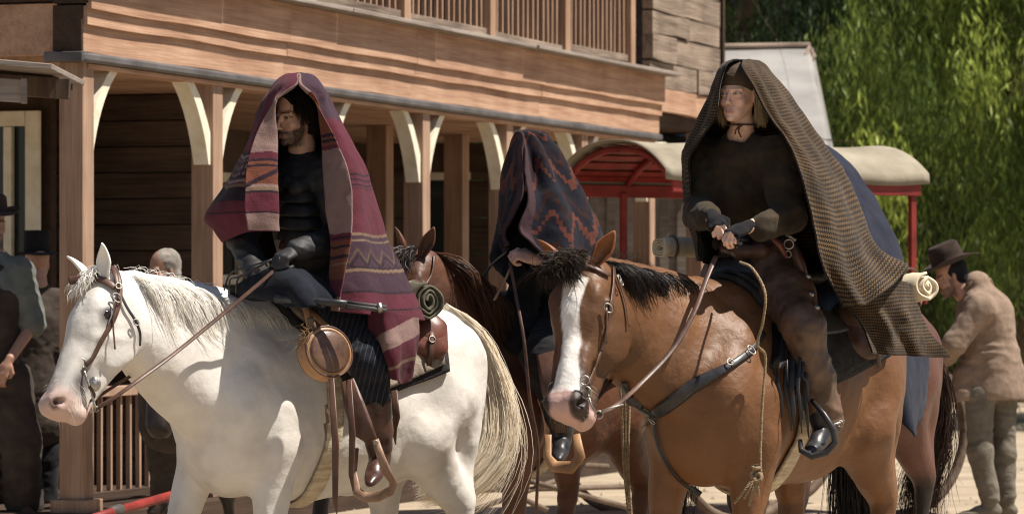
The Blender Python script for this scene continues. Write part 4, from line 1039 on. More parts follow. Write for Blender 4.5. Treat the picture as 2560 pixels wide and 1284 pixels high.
def cloth(name, c1, c2, sc1=9, bump=.5, rough=.95, weave=260, sheen=.2, attr=False, spec=.15):
    m, nt, b = newmat(name); L = nt.links.new; tc = nd(nt, "ShaderNodeTexCoord")
    n1 = nd(nt, "ShaderNodeTexNoise", i_Scale=sc1, i_Detail=7, i_Roughness=.65); L(tc.outputs['Object'], n1.inputs['Vector'])
    r = ramp(nt, [(.32, c1), (.68, c2)]); L(n1.outputs[0], r.inputs[0]); out = r.outputs[0]
    if attr:
        at = nd(nt, "ShaderNodeVertexColor"); at.layer_name = 'Col'; mx = nd(nt, "ShaderNodeMix", data_type='RGBA', blend_type='MULTIPLY'); mx.inputs[0].default_value = 1
        L(at.outputs[0], mx.inputs[6]); L(out, mx.inputs[7]); out = mx.outputs[2]
    L(out, b.inputs['Base Color']); b.inputs['Roughness'].default_value = rough; b.inputs['Specular IOR Level'].default_value = spec; b.inputs['Sheen Weight'].default_value = sheen * .25
    n2 = nd(nt, "ShaderNodeTexNoise", i_Scale=weave, i_Detail=2); L(tc.outputs['Object'], n2.inputs['Vector'])
    n3 = nd(nt, "ShaderNodeTexNoise", i_Scale=22, i_Detail=4); L(tc.outputs['Object'], n3.inputs['Vector'])
    ad = nd(nt, "ShaderNodeMath", operation='MULTIPLY_ADD'); L(n3.outputs[0], ad.inputs[0]); ad.inputs[1].default_value = 2.5; L(n2.outputs[0], ad.inputs[2])
    bp = nd(nt, "ShaderNodeBump", i_Strength=bump, i_Distance=.004); L(ad.outputs[0], bp.inputs['Height']); L(bp.outputs[0], b.inputs['Normal'])
    return m
M_woolattr = cloth('wool_blanket', (.78, .76, .76), (1, 1, 1), attr=True, bump=.7)
M_brownwool = cloth('brown_wool', (.024, .017, .0105), (.058, .042, .026)); M_black = cloth('black_cloth', (.006, .006, .007), (.016, .015, .017))
M_blackl = leather('dark_armour', (.009, .009, .010), (.026, .025, .027), .62); M_chaps = leather('chaps_leather', (.060, .034, .022), (.15, .088, .056), .5)
M_navy = cloth('navy_wool', (.010, .012, .023), (.021, .025, .042)); M_tancoat = cloth('tan_coat', (.165, .115, .082), (.29, .21, .155)); M_trou = cloth('grey_trousers', (.10, .085, .065), (.19, .165, .13))
M_shirt = cloth('grey_shirt', (.10, .11, .10), (.17, .18, .16)); M_vest = cloth('dark_vest', (.03, .022, .018), (.06, .045, .036)); M_hat = cloth('brown_felt', (.025, .016, .013), (.06, .038, .030))
M_scarf = cloth('head_scarf', (.05, .034, .024), (.10, .07, .05))
def pinstripe():
    m = cloth('pinstripe', (.007, .008, .012), (.018, .020, .029)); nt = m.node_tree; b = nt.nodes["Principled BSDF"]; L = nt.links.new
    src = b.inputs['Base Color'].links[0].from_socket; tc = nd(nt, "ShaderNodeTexCoord"); mp = nd(nt, "ShaderNodeMapping"); mp.inputs['Rotation'].default_value = (0, R(-14), 0); L(tc.outputs['Object'], mp.inputs[0])
    wv = nd(nt, "ShaderNodeTexWave", i_Scale=14, i_Distortion=.6, i_Detail=1); wv.bands_direction = 'X'; L(mp.outputs[0], wv.inputs[0]); r = ramp(nt, [(.86, 0), (.96, .8)]); L(wv.outputs[1], r.inputs[0])
    mx = nd(nt, "ShaderNodeMix", data_type='RGBA'); L(r.outputs[0], mx.inputs[0]); L(src, mx.inputs[6]); mx.inputs[7].default_value = (.045, .05, .065, 1); L(mx.outputs[2], b.inputs['Base Color']); return m
M_pin = pinstripe()

class Head:
    def __init__(s, c, yaw, pitch=0, roll=0, sc_=1.0):
        F = Vector((-math.cos(R(yaw)), -math.sin(R(yaw)), 0)); L_ = Vector((-F.y, F.x, 0)); M = Matrix((F, L_, Z)).transposed()
        M = M @ Matrix.Rotation(R(pitch), 3, 'Y') @ Matrix.Rotation(R(roll), 3, 'X'); s.M = M; s.c = Vector(c); s.s = sc_
        s.Mn = np.array(M)
    def p(s, x, y, z): return s.c + s.M @ (Vector((x, y, z)) * s.s)
    def loc(s, V): return ((np.asarray(V) - np.array(s.c)) @ s.Mn) / s.s
def head_sdf(H, female=False, neck=None, h=.0028):
    s = SDF(.02); k = H.s
    def e(x, y, z, a, b, c, kk=.02, op='u', rot=None):
        M = H.Mn if rot is None else H.Mn @ np.array(Euler(rot).to_matrix()); s.ell(H.p(x, y, z), (a * k, b * k, c * k), M, kk, 0, op)
    def cp(p, q, r0, r1, kk=.02, op='u'): s.cap(H.p(*p), H.p(*q), r0 * k, r1 * k, kk, 0, op)
    F_ = female
    e(-.020, 0, .045, .094, .073, .080); e(.012, 0, -.010, .074, .062 if F_ else .058, .086); e(.034, 0, -.078, .048, .038 if F_ else .041, .034)
    for y in (-1, 1):
        cp((-.005, y * .048, -.042), (.055, y * (.015 if F_ else .022), -.100), .017 if F_ else .020, .015, .022)
        e(.056, y * .038, -.034, .024, .020, .020, .02)        # cheek
        e(.058, y * .018, -.072, .026, .020, .022, .018)
        if F_: cp((.068, y * .044, .018), (.078, y * .014, .018), .007, .006, .02)
        else: cp((.072, y * .044, .019), (.084, y * .013, .016), .0095, .0085, .010)
    for y in (-1, 1):
        e(.083, y * .031, .0, .012, .018, .0105, .009, 's')
        e(.0705, y * .031, -.001, .0135, .0150, .0120, .002)       # eyeball under lids
        cp((.0815, y * .017, .0035), (.0838, y * .030, .0082), .0032, .0034, .003); cp((.0838, y * .030, .0082), (.0765, y * .0455, .003), .0034, .003, .003)   # upper lid
        cp((.0810, y * .019, -.0060), (.0815, y * .031, -.0090), .0026, .0026, .003); cp((.0815, y * .031, -.0090), (.0765, y * .043, -.005), .0026, .0024, .003)
        e(-.008, y * .072, -.008, .016, .007, .029, .006, 'u', (0, R(-12), R(14 * y)))
    nr_ = .78 if F_ else 1.0
    cp((.084, 0, .012), (.106 if F_ else .111, 0, -.032), .0075 * nr_, .0088 * nr_, .009); e(.107 if F_ else .113, 0, -.035 if F_ else -.038, .0105 * nr_, .0105 * nr_, .0090 * nr_, .006)
    for y in (-1, 1): e(.100 if F_ else .103, y * .0105 * nr_, -.043, .0095, .0072 * nr_, .0070, .005)
    for y in (-1, 1): e(.103, y * .0070, -.0500, .0040, .0030, .0034, .002, 's')
    e(.0655, 0, -.070, .0235, .025, .019, .014); e(.077, 0, -.105, .0170, .019 if F_ else .017, .014, .014)
    cp((.0895, -.010, -.0690), (.0895, .010, -.0690), .0046, .0046, .003); cp((.0835, -.019, -.0715), (.0895, -.010, -.0690), .0025, .0046, .003); cp((.0835, .019, -.0715), (.0895, .010, -.0690), .0025, .0046, .003)
    cp((.0880, -.010, -.0805), (.0880, .010, -.0805), .0055, .0055, .004)
    cp((.0955, -.018, -.0748), (.0955, .018, -.0748), .0020, .0020, .0015, 's')
    if neck is not None:
        cp((-.028, 0, -.06), (-.035, 0, -.13), .054 if not F_ else .046, .052 if not F_ else .043, .025)
        s.cap(H.p(-.035, 0, -.13), neck, (.052 if not F_ else .043) * k, .075 * k, .03)
    V, Q, _ = s.mesh(h * k); return V, Q
def head_col(H, V, base, female=False, beard=None, lips=None):
    q = H.loc(V); n = len(V); c = np.tile(np.array(base, float), (n, 1)); c *= (1 + .08 * vnoise(V * 60)[:, None])
    x, y, z = q.T
    if female: rd = np.exp(-((np.abs(y) - .042) ** 2 / .0004 + (z + .035) ** 2 / .0006)) * (x > .03); c *= 1 - rd[:, None] * np.array([0, .09, .08])
    if beard is not None:
        bd = np.clip((-.052 - z + .25 * (np.abs(y) - .03).clip(0) ) / .010, 0, 1) * (x > .0); bd *= 1 - np.exp(-((y / .024) ** 2 + ((z + .077) / .0085) ** 2)); bd = np.maximum(bd, np.clip(1 - np.abs(z + .0625) / .008, 0, 1) * (np.abs(y) < .032) * (x > .07))
        bd = np.maximum(bd, np.clip((x < .03) * (np.abs(y) > .045) * np.clip((.0 - z) / .02, 0, 1), 0, 1) * (x > -.01)); bd *= .90 + .25 * vnoise(V * 220)
        bd = np.clip(bd, 0, .93)[:, None] * np.clip((z + .135 + .2 * x) / .015, 0, 1)[:, None] * np.clip((x + .005) / .02, 0, 1)[:, None]; c = c * (1 - bd) + np.array(beard) * bd
    lp = np.exp(-((y / .019) ** 4 + ((z + .0752) / .0098) ** 4)) * (x > .07); lp = lp[:, None] * .85; dk = (np.exp(-((y / .020) ** 4 + ((z + .0750) / .0016) ** 2)) * (x > .07))[:, None]; c = c * (1 - .6 * dk); c = c * (1 - lp) + np.array(lips or (.30, .12, .10)) * lp
    br = np.clip(1 - np.abs(z - .022 - .1 * (np.abs(y) - .03) * 0) / .006, 0, 1) * (np.abs(y) > .012) * (np.abs(y) < .050) * (x > .055); br = br[:, None] * (.55 if female else .9); c = c * (1 - br) + np.array((.16, .10, .06) if female else (.03, .018, .012)) * br
    # eyes: white, iris, pupil, lash line
    ex = (np.abs(np.abs(y) - .031) / .0125) ** 2 + ((z - .0002) / (.0046 if female else .0040)) ** 2; m = (ex < 1) & (x > .05); c[m] = (.50, .44, .40)
    ir = ((np.abs(y) - .031 + (np.sign(y) * .0030 if female else .0)) ** 2 + (z - .001) ** 2) < .0052 ** 2; c[m & ir] = (.05, .045, .045) if female else (.03, .018, .012)
    ls = (ex >= 1) & (ex < 2.2) & (z > .001) & (x > .05); c[ls] = np.array(base) * (.35 if female else .18)
    ls = (ex >= 1) & (ex < 1.5) & (z <= .001) & (x > .05); c[ls] = np.array(base) * .55
    return c, q
def iris(H, c, look, colour):
    q = H.loc(c); return q
def eyes(H, root, look=0.0, colour=(.05, .03, .02)):
    """iris and pupil discs with a little depth, set on the eyeballs"""
    m = bpy.data.materials.get('iris_dark')
    if m is None:
        m, nt, b = newmat('iris_dark'); b.inputs['Base Color'].default_value = (*colour, 1); b.inputs['Roughness'].default_value = .1
    for y in (-1, 1):
        b = MB(); ctr = (.0705, y * .031, -.001); V = []; F = []
        for j in range(5):
            a = R(23) * j / 4
            for i in range(10):
                t = 2 * math.pi * i / 10; dx, dy, dz = math.cos(a), math.sin(a) * math.cos(t), math.sin(a) * math.sin(t)
                dx, dy = dx * math.cos(look) - dy * math.sin(look), dx * math.sin(look) + dy * math.cos(look)
                V.append(tuple(H.p(ctr[0] + .0137 * dx, ctr[1] + .0152 * dy, ctr[2] + .0122 * dz)))
        for j in range(4):
            for i in range(10): F.append((j * 10 + i, j * 10 + (i + 1) % 10, (j + 1) * 10 + (i + 1) % 10, (j + 1) * 10 + i))
        b.add(V, F); b.build('iris', m, root, True)
def hand_sdf(wrist, dirn, back, side=1, curl=1.0, sc_=1.0, h=.0042, glove=0.0):
    """palm and five bent fingers; dirn = wrist to knuckles, back = out of the back of the hand; fist-like curl round a rein"""
    d = Vector(dirn).normalized(); bk = Vector(back); bk = (bk - d * bk.dot(d)).normalized(); sd = d.cross(bk) * side; w_ = Vector(wrist); g = glove
    s = SDF(.008); M = np.array(Matrix((d, sd, bk)).transposed())
    s.ell(w_ + d * .048 * sc_, (.052 * sc_, .040 * sc_, .017 * sc_ + g), M, .012); s.cap(w_ - d * .03, w_ + d * .03, .026 * sc_ + g, .026 * sc_ + g, .015)
    s.cap(w_ + d * .02 + sd * .02, w_ + d * .085 * sc_ + sd * .0 * sc_, .018 * sc_, .016 * sc_, .012)
    for i, (o_, l_) in enumerate(((.031, .040), (.011, .045), (-.009, .042), (-.028, .034))):
        p = w_ + d * (.088 - .004 * abs(i - 1)) * sc_ + sd * o_ * sc_; a = 0; r = (.0098 if i < 3 else .0086) * sc_ + g; pts = [p - d * .02 * sc_ , p]
        for j, f in enumerate((1.0, .72, .55)):
            a += curl * (R(58), R(72), R(45))[j] * (1 + .06 * i); p = p + (d * math.cos(a) - bk * math.sin(a)) * l_ * f * sc_; pts.append(p)
        for j in range(len(pts) - 1): s.cap(pts[j], pts[j + 1], r * (1 - .04 * j), r * (1 - .05 * (j + 1)), .005)
    p0 = w_ + d * .022 * sc_ + sd * .032 * sc_; p1 = p0 + (d * .7 + sd * .55 - bk * .3) * .036 * sc_; p2 = p1 + (d * .75 - sd * .25 - bk * .55) * .032 * sc_; p3 = p2 + (d * .45 - sd * .6 - bk * .6) * .024 * sc_
    s.chain([p0, p1, p2, p3], [.0135 * sc_ + g, .012 * sc_ + g, .011 * sc_ + g, .0088 * sc_ + g], .007)
    V, Q, _ = s.mesh(h); return V, Q
def joinm(parts):
    Vs, Qs, n = [], [], 0
    for V, Q in parts: Vs.append(V); Qs.append(Q + n); n += len(V)
    return np.concatenate(Vs), np.concatenate(Qs)
def folds(amp=.006, f1=(9, 9, 30), seed=0, f2=40):
    def g(X):
        q = X + seed; wv = vnoise(q * 4) * .06
        return -amp * (1 - np.abs(vnoise((q + wv[..., None]) * np.array(f1)))) * 1.1 - amp * .35 * vnoise(q * f2) + amp * .7
    return g
def limb_cloth(name, chains, mat, root, h=.008, k=.03, disp=None, cols=None):
    s = SDF(k)
    for c in chains:
        if c[0] == 'e': s.ell(*c[1:])
        elif c[0] == 's': s.ell(*c[1:], k=.02, op='s')
        else: s.chain([Vector(p) for p in c[0]], c[1], c[2] if len(c) > 2 else None)
    V, Q, _ = s.mesh(h, disp); return mesh_obj(name, V, Q, mat, root)
def grid_drape(name, rows, nu, nv, mat, root, fold=(0, 0), seed=1, colf=None, thick=.006, wr=.006, wf=9, uv=True, dome=False, uvs=(1, 1)):
    """rows[v][u] = (px,py,D) control net -> cloth sheet with folds"""
    if dome:
        p0 = rows[0][0]; r1 = rows[1]; rows = [rows[0], [(p0[0] + (a[0] - p0[0]) * .62, p0[1] + (a[1] - p0[1]) * .20, p0[2] + (a[2] - p0[2]) * .62) for a in r1]] + rows[1:]
    G = np.array([[list(P(*q)) for q in r] for r in rows]); G = cr(G, nv + 1); G = cr(G.transpose(1, 0, 2), nu + 1).transpose(1, 0, 2)   # nv,nu,3
    gu = np.gradient(G, axis=1); gv = np.gradient(G, axis=0); N = np.cross(gu, gv); ln = np.linalg.norm(N, axis=2, keepdims=True); N = N / np.maximum(ln, 1e-7); N = np.where(ln > 1e-7, N, np.array([0, 0, 1.]))
    U, Vv = np.meshgrid(np.linspace(0, 1, nu + 1), np.linspace(0, 1, nv + 1)); 
    am, fq = fold; ramp_ = np.clip(Vv * 2.2, 0, 1)
    ph = U * fq * 2 * np.pi + 1.5 * vnoise(np.stack([U * 4, Vv * 2, np.full_like(U, seed)], -1))
    dsp = am * ramp_ * np.sin(ph) * (.6 + .6 * vnoise(np.stack([U * 6, Vv * 1.5, np.full_like(U, seed + 9)], -1)))
    dsp = dsp + wr * vnoise(G * wf + seed) * ramp_ + wr * .35 * vnoise(G * wf * 3.3 + seed)
    G2 = G + N * dsp[..., None]
    V = G2.reshape(-1, 3); j, i = np.meshgrid(np.arange(nv), np.arange(nu), indexing='ij'); a = j * (nu + 1) + i
    F = np.stack([a, a + 1, a + nu + 2, a + nu + 1], -1).reshape(-1, 4)
    cols = None
    if colf is not None:
        px = 1280 + FPX * G[..., 0] / G[..., 1]; py = HOR - FPX * (G[..., 2] - CAMH) / G[..., 1]
        cols = colf(U, Vv, px, py).reshape(-1, 3)
    o = mesh_obj(name, V, F, mat, root, cols=cols, uvs=np.stack([U.ravel() * uvs[0], Vv.ravel() * uvs[1]], 1) if uv else None)
    if thick: s = o.modifiers.new('s', 'SOLIDIFY'); s.thickness = thick; s.offset = 0
    return o, G2
def fringe(name, edge, out, n, L, c1, c2, parent, seed, rad=.0014, down=.6):
    """threads along a cloth edge; edge (K,3), out (K,3) outward directions"""
    rg = np.random.RandomState(seed); E = cr(np.array(edge), n); Od = cr(np.array(out), n); Od /= np.maximum(np.linalg.norm(Od, axis=1)[:, None], 1e-6)
    s = np.linspace(0, 1, 5)[None, :, None]; l = (L * rg.uniform(.4, 1.3, n))[:, None, None]
    d = Od[:, None] + rg.normal(0, .35, (n, 1, 3)) + np.array([0, 0, -down]) * s
    return strands(name, E - Od * .004, d * l * s, rad, c1, c2, parent, seed, mat=M_hair, fr=.002)

# =============================================== rider on the white horse
SKM = (.68, .41, .29)
mr = empty('person', P(805, 700, 16.7), 'bearded rider on the white horse under a wine red striped blanket', 'person', 'riders')
Hm = Head(P(734, 290, 16.47), 53, 9, 0, 1.0)
V, Q = head_sdf(Hm, neck=P(752, 425, 16.56)); cm_, _ = head_col(Hm, V, SKM, beard=(.035, .022, .016))
def torso(neck, chest, pelvis, sh, wch=.15, h=.012, ld=None):
    s = SDF(.06); s.cap(neck, chest, .07, .13); s.cap(chest, pelvis, .13, .14); s.cap(sh[0], sh[1], .07, .07); return s
s = SDF(.05); JM = dict(shL=P(820, 440, 16.44), shR=P(672, 436, 16.66), elL=P(856, 590, 16.38), elR=P(603, 590, 16.52), wrL=P(742, 628, 16.16), wrR=P(640, 680, 16.3), ch=P(760, 480, 16.58), pv=P(805, 715, 16.74), hipL=P(838, 745, 16.56), knL=P(925, 905, 16.20), anL=P(948, 1120, 16.36), toL=P(917, 1212, 16.12), hipR=P(740, 745, 16.95), knR=P(620, 900, 16.95), anR=P(620, 1100, 17.0))
def bodymesh(J, neck, foot=True):
    s = SDF(.05); s.cap(neck, J['ch'], .06, .12); s.cap(J['ch'], J['pv'], .125, .13); s.cap(J['shL'], J['shR'], .055, .055)
    for a in 'LR':
        s.chain([J['sh' + a], J['el' + a], J['wr' + a]], [.055, .042, .028], .03)
        if 'hip' + a in J: s.chain([J['hip' + a], J['kn' + a], J['an' + a]], [.085, .06, .042], .04)
    V, Q, _ = s.mesh(.013); return V, Q
def person_body(root, J, neck, Hd, headVQ, headcol, skin, hands):
    parts = [headVQ, bodymesh(J, neck)] + hands
    V, Q = joinm(parts); c = np.concatenate([headcol] + [np.tile(np.array(skin, float), (len(p[0]), 1)) for p in parts[1:]])
    return mesh_obj('body', V, Q, M_skin, root, cols=c)
hL = hand_sdf(JM['wrL'], P(690, 650, 16.08) - JM['wrL'], (-.2, -.5, .9), 1, .9); hR = hand_sdf(JM['wrR'], Vector((.25, -.75, -.1)), (-.3, -.3, .9), -1, .9)
person_body(mr, JM, P(752, 425, 16.56), Hm, (V, Q), cm_, SKM, [hL, hR])
gl = joinm([hand_sdf(JM['wrL'], P(690, 650, 16.08) - JM['wrL'], (-.2, -.5, .9), 1, .9, glove=.004, h=.005), hand_sdf(JM['wrR'], Vector((.25, -.75, -.1)), (-.3, -.3, .9), -1, .9, glove=.004, h=.005)])
mesh_obj('gloves', gl[0], gl[1], M_blackl, mr)
limb_cloth('jacket', [([P(750, 405, 16.55), P(757, 440, 16.56)], [.062, .085]), ([P(757, 455, 16.56), JM['ch'], JM['pv']], [.13, .165, .165], .05), ([JM['shL'], JM['shR']], [.085, .085], .05),
    ([JM['shL'], JM['elL'], JM['wrL']], [.082, .066, .050], .03), ([JM['shR'], JM['elR'], JM['wrR']], [.082, .066, .052], .03), ([P(715, 452, 16.40), P(745, 470, 16.38), P(790, 455, 16.42)], [.022, .028, .022], .03)], M_blackl, mr, .0075, disp=folds(.008, (10, 10, 26), 3))
b = MB()
for i, y in enumerate((480, 515, 548, 582)):       # armour bands across the chest
    b.tube([P(686 + i * 3, y + 4, 16.50), P(715 + i * 3, y + 10, 16.40), P(755 + i * 3, y + 12, 16.365), P(800 + i * 2, y + 5, 16.40)], .027, 10, True, .16, [(-.5, -.8, .2)] * 4)
b.build('armour_band', M_blackl, mr, True)
b = MB(); b.tube([P(700, 612, 16.44), P(745, 622, 16.38), P(800, 618, 16.42), P(835, 612, 16.5)], .022, 10, True, .3, [(-.4, -.9, .2)] * 4); b.build('belt', M_brown, mr, True)
limb_cloth('trousers', [([JM['pv'], JM['hipL'], (JM['hipL'] + JM['knL']) / 2, JM['knL'], P(935, 1010, 16.28)], [.15, .125, .105, .078, .070], .05), ([JM['pv'], JM['hipR'], JM['knR'], JM['anR']], [.15, .12, .08, .06], .05)], M_pin, mr, .008, disp=folds(.010, (12, 12, 20), 5))
def boot(name, kn, an, to, mat, root, top=.068, toe=.036):
    """shaft, instep, pointed toe, sole and block heel"""
    d = Vector(to) - Vector(an); dh = Vector((d.x, d.y, 0)).normalized(); f = (dh + Vector((0, 0, max(-.35, min(.1, (d.z + .06) / .2))))).normalized(); sd = Z.cross(f).normalized(); up = f.cross(sd)
    M = np.array(Matrix((f, sd, up)).transposed()); an = Vector(an); c = an - up * .055; s = SDF(.022)
    s.chain([an + (kn - an) * .55, an + (kn - an) * .2, an + up * .01, an - up * .03], [top, top * .86, .052, .046])
    s.ell(c - f * .025, (.055, .040, .045), M); s.ell(c + f * .05 + up * .004, (.09, .040, .040), M); s.ell(c + f * .125 - up * .012, (.085, .040, .027), M); s.ell(c + f * .19 - up * .016, (.05, .024, .018), M)
    V, Q, _ = s.mesh(.006, folds(.003, (14, 14, 30), 2)); o = mesh_obj(name, V, Q, mat, root)
    s = SDF(.006); s.ell(c + f * .11 - up * .042, (.125, .042, .007), M); s.ell(c + f * .02 - up * .040, (.05, .028, .006), M); s.ell(c - f * .045 - up * .050, (.034, .032, .017), M); V, Q, _ = s.mesh(.005); mesh_obj('sole', V, Q, M_sole, o)
    return o
M_sole = leather('boot_sole', (.16, .13, .10), (.34, .29, .23), .6)
boot('boot', JM['knL'], JM['anL'], JM['toL'], leather('boot_leather', (.030, .014, .011), (.085, .036, .027), .35), mr, .074, .040)
# hair
def hairlocks(name, H, roots, tips, n, rad, c1, c2, parent, seed, bulge=.02, fr=.004, K=8):
    rg = np.random.RandomState(seed); Rr = []; Pp = []; s = np.linspace(0, 1, K)[:, None]
    for k in range(n):
        i = rg.randint(len(roots)); j = rg.normal(0, .006, 3); a = np.array(H.p(*(np.array(roots[i]) + j))); t = np.array(H.p(*(np.array(tips[i]) + rg.normal(0, .009, 3)))); m = (a + t) / 2 + (((a + t) / 2 - np.array(H.c)) * .25) + rg.normal(0, .004, 3)
        c = (1 - s) ** 2 * a + 2 * s * (1 - s) * m + s * s * t; Rr.append(a); Pp.append(c - a)
    return strands(name, np.array(Rr), np.array(Pp), rad, c1, c2, parent, seed, fr=fr)
s = SDF(.02); s.ell(Hm.p(-.028, 0, .052), (.099, .083, .084), Hm.Mn); s.ell(Hm.p(-.045, 0, -.02), (.075, .082, .09), Hm.Mn); s.ell(Hm.p(.12, 0, -.01), (.115, .078, .100), Hm.Mn, .012, 0, 's'); V, Q, _ = s.mesh(.006, folds(.006, (40, 40, 12), 1)); mesh_obj('hair', V, Q, M_black, mr)
rt = [(.03, .030, .125), (.02, .05, .11), (.0, .065, .09), (.03, .035, .12), (.04, -.02, .12), (-.02, .078, .05), (.01, .06, .08)]; tp = [(.062, .074, .015), (.035, .088, -.03), (.0, .095, -.06), (.055, .078, .0), (.04, -.08, .02), (-.03, .09, -.09), (.03, .088, -.025)]
hairlocks('hair_locks', Hm, rt, tp, 420, .0020, (.010, .007, .005), (.04, .026, .019), mr, 5, fr=.0015)
# --- the wine red blanket
WB = (.095, .020, .032); WP = (.050, .026, .038); WM = (.215, .14, .125); WK = (.14, .048, .030); WT = (.16, .105, .07); WD = (.026, .014, .020)
def redblanket(U, Vv, px, py):
    c = np.zeros(U.shape + (3,)); c[:] = WB; y = py + 2.2 * np.sin(U * 40); fl = ((U < .10) | (U > .90)); lf = U < .5
    def band(m, a, b, col): c[m & (y >= a) & (y < b)] = col
    o = ~fl & ~lf
    for a, b, col in ((436, 441, WD), (449, 454, WD), (462, 467, WD), (472, 474, WD), (585, 592, WT), (592, 602, WP), (602, 606, WT), (606, 668, WP), (668, 673, WD), (673, 681, WT), (681, 728, WP), (728, 733, WD), (770, 774, WD)): band(o, a, b, col)
    zz = np.abs(((U * 26) % 1) - .5) * 2; m = o & (np.abs(y - 625 - 32 * zz) < 4); c[m] = np.array(WT) * .55; m = o & (np.abs(y - 640 - 30 * zz) < 5); c[m] = WD
    o = ~fl & lf
    for a, b, col in ((380, 388, WD), (388, 396, WM), (396, 450, WP), (440, 446, WD), (450, 458, WM), (462, 470, WT), (470, 505, WD), (530, 533, WD)): band(o, a, b, col)
    m = o & (y > 400) & (y < 440) & (((U * 60) % 1) < .35) & (((y // 9) % 2) == 0); c[m] = WM
    m = fl & lf; c[m] = WM
    for a, b, col in ((382, 398, WB), (398, 404, WD), (404, 412, WK), (412, 418, WD), (418, 462, WK), (470, 478, WT), (478, 484, WD), (484, 530, WB), (530, 534, WD)): band(m, a, b, col)
    zz = np.abs((U / .10) - .5) * 2; mm = m & (np.abs(y - 465 + 45 * (U / .10)) < 6); c[mm] = WD
    m = fl & ~lf; c[m] = WM
    for a, b, col in ((230, 335, WK), (335, 343, WD), (343, 348, WK), (348, 356, WD), (356, 364, WK), (364, 374, WB), (584, 592, WB), (592, 597, WD), (597, 602, WB), (602, 700, WK), (615, 621, WD), (640, 648, WD), (660, 664, WT), (700, 742, WB), (742, 745, WD)): band(m, a, b, col)
    # hood stripes over the brow
    m = (y < 300) & ~fl; hx = U
    for a, b, col in ((.50, .56, WT), (.56, .66, WP), (.66, .70, WM), (.70, .90, WP)): c[m & (hx >= a) & (hx < b)] = col
    m = (y < 300) & lf & ~fl & (U > .2); c[m & (np.abs(U - .3) < .012)] = WD
    return c
q = 16
rows = [
 [(748, 184, q + .46)] * 11,
 [(741, 211, q + .255), (740, 209, q + .25), (708, 204, q + .31), (690, 208, q + .45), (702, 202, q + .62), (750, 196, q + .72), (790, 202, q + .68), (806, 216, q + .52), (794, 212, q + .34), (754, 211, q + .25), (750, 212, q + .255)],
 [(706, 236, q + .25), (710, 232, q + .245), (692, 228, q + .31), (674, 230, q + .455), (692, 228, q + .65), (750, 226, q + .77), (802, 230, q + .71), (820, 240, q + .525), (808, 236, q + .355), (780, 238, q + .27), (778, 236, q + .265)],
 [(680, 262, q + .25), (688, 258, q + .24), (676, 258, q + .33), (656, 258, q + .46), (680, 262, q + .68), (750, 262, q + .80), (812, 262, q + .74), (833, 266, q + .53), (815, 268, q + .37), (792, 272, q + .29), (796, 266, q + .27)],
 [(640, 338, q + .22), (693, 345, q + .25), (650, 345, q + .31), (624, 352, q + .43), (650, 360, q + .72), (750, 360, q + .88), (850, 355, q + .80), (876, 345, q + .56), (852, 352, q + .38), (802, 350, q + .29), (842, 350, q + .24)],
 [(619, 412, q + .17), (694, 412, q + .21), (645, 412, q + .28), (592, 420, q + .41), (630, 430, q + .73), (760, 450, q + .92), (882, 440, q + .84), (915, 430, q + .57), (888, 440, q + .36), (810, 440, q + .25), (876, 435, q + .17)],
 [(614, 470, q + .14), (695, 470, q + .18), (625, 470, q + .25), (556, 478, q + .41), (600, 495, q + .73), (760, 540, q + .96), (905, 530, q + .87), (944, 520, q + .58), (900, 530, q + .33), (817, 530, q + .20), (882, 520, q + .12)],
 [(612, 520, q + .12), (696, 520, q + .16), (612, 520, q + .23), (510, 540, q + .43), (575, 555, q + .73), (765, 620, q + .98), (930, 630, q + .88), (972, 610, q + .60), (915, 625, q + .30), (828, 620, q + .16), (880, 610, q + .09)],
 [(618, 552, q + .11), (696, 552, q + .16), (615, 556, q + .23), (530, 568, q + .45), (585, 588, q + .72), (780, 680, q + .98), (965, 715, q + .90), (1018, 705, q + .62), (935, 715, q + .27), (832, 700, q + .13), (864, 700, q + .06)],
 [(622, 574, q + .11), (697, 578, q + .16), (620, 580, q + .24), (556, 606, q + .47), (600, 612, q + .71), (790, 730, q + .97), (990, 790, q + .90), (1058, 802, q + .62), (958, 792, q + .26), (835, 776, q + .13), (856, 778, q + .05)],
]
bl, G = grid_drape('blanket', rows, 420, 380, M_woolattr, mr, fold=(.012, 9), seed=3, colf=redblanket, dome=True, thick=.007, wr=.008, wf=7)
FT1, FT2 = (.30, .17, .12), (.50, .36, .26)
fringe('blanket_fringe', G[::4, 0], np.array(G[::4, 0] - G[::4, 20]), 700, .028, FT1, FT2, bl, 1)
fringe('blanket_fringe', G[30::4, -1], np.array(G[30::4, -1] - G[30::4, -20]), 1000, .028, FT1, FT2, bl, 2)
fringe('blanket_fringe', G[-1, ::4], np.array(G[-1, ::4] - G[-20, ::4]), 1100, .034, (.20, .06, .07), (.40, .22, .20), bl, 3)
tb, G3 = grid_drape('blanket', [[(920, 770, q + .24), (960, 775, q + .15), (1000, 785, q + .2), (1045, 795, q + .3)], [(925, 820, q + .24), (965, 840, q + .13), (1005, 835, q + .17), (1048, 845, q + .3)], [(945, 880, q + .24), (975, 890, q + .12), (1010, 885, q + .17), (1040, 900, q + .3)], [(960, 920, q + .24), (985, 945, q + .14), (1005, 960, q + .2), (1025, 940, q + .3)]],
    80, 110, M_woolattr, mr, fold=(.014, 2), seed=8, thick=.007, colf=lambda U, Vv, px, py: np.where(((py - 860 + (px - 960) * .55) > -28)[..., None] & ((py - 860 + (px - 960) * .55) < 22)[..., None], np.array(WM), np.where(((py + .55 * (px - 960)) > 925)[..., None] & ((py + .55 * (px - 960)) < 933)[..., None], np.array(WT), np.array(WB) * .8)))
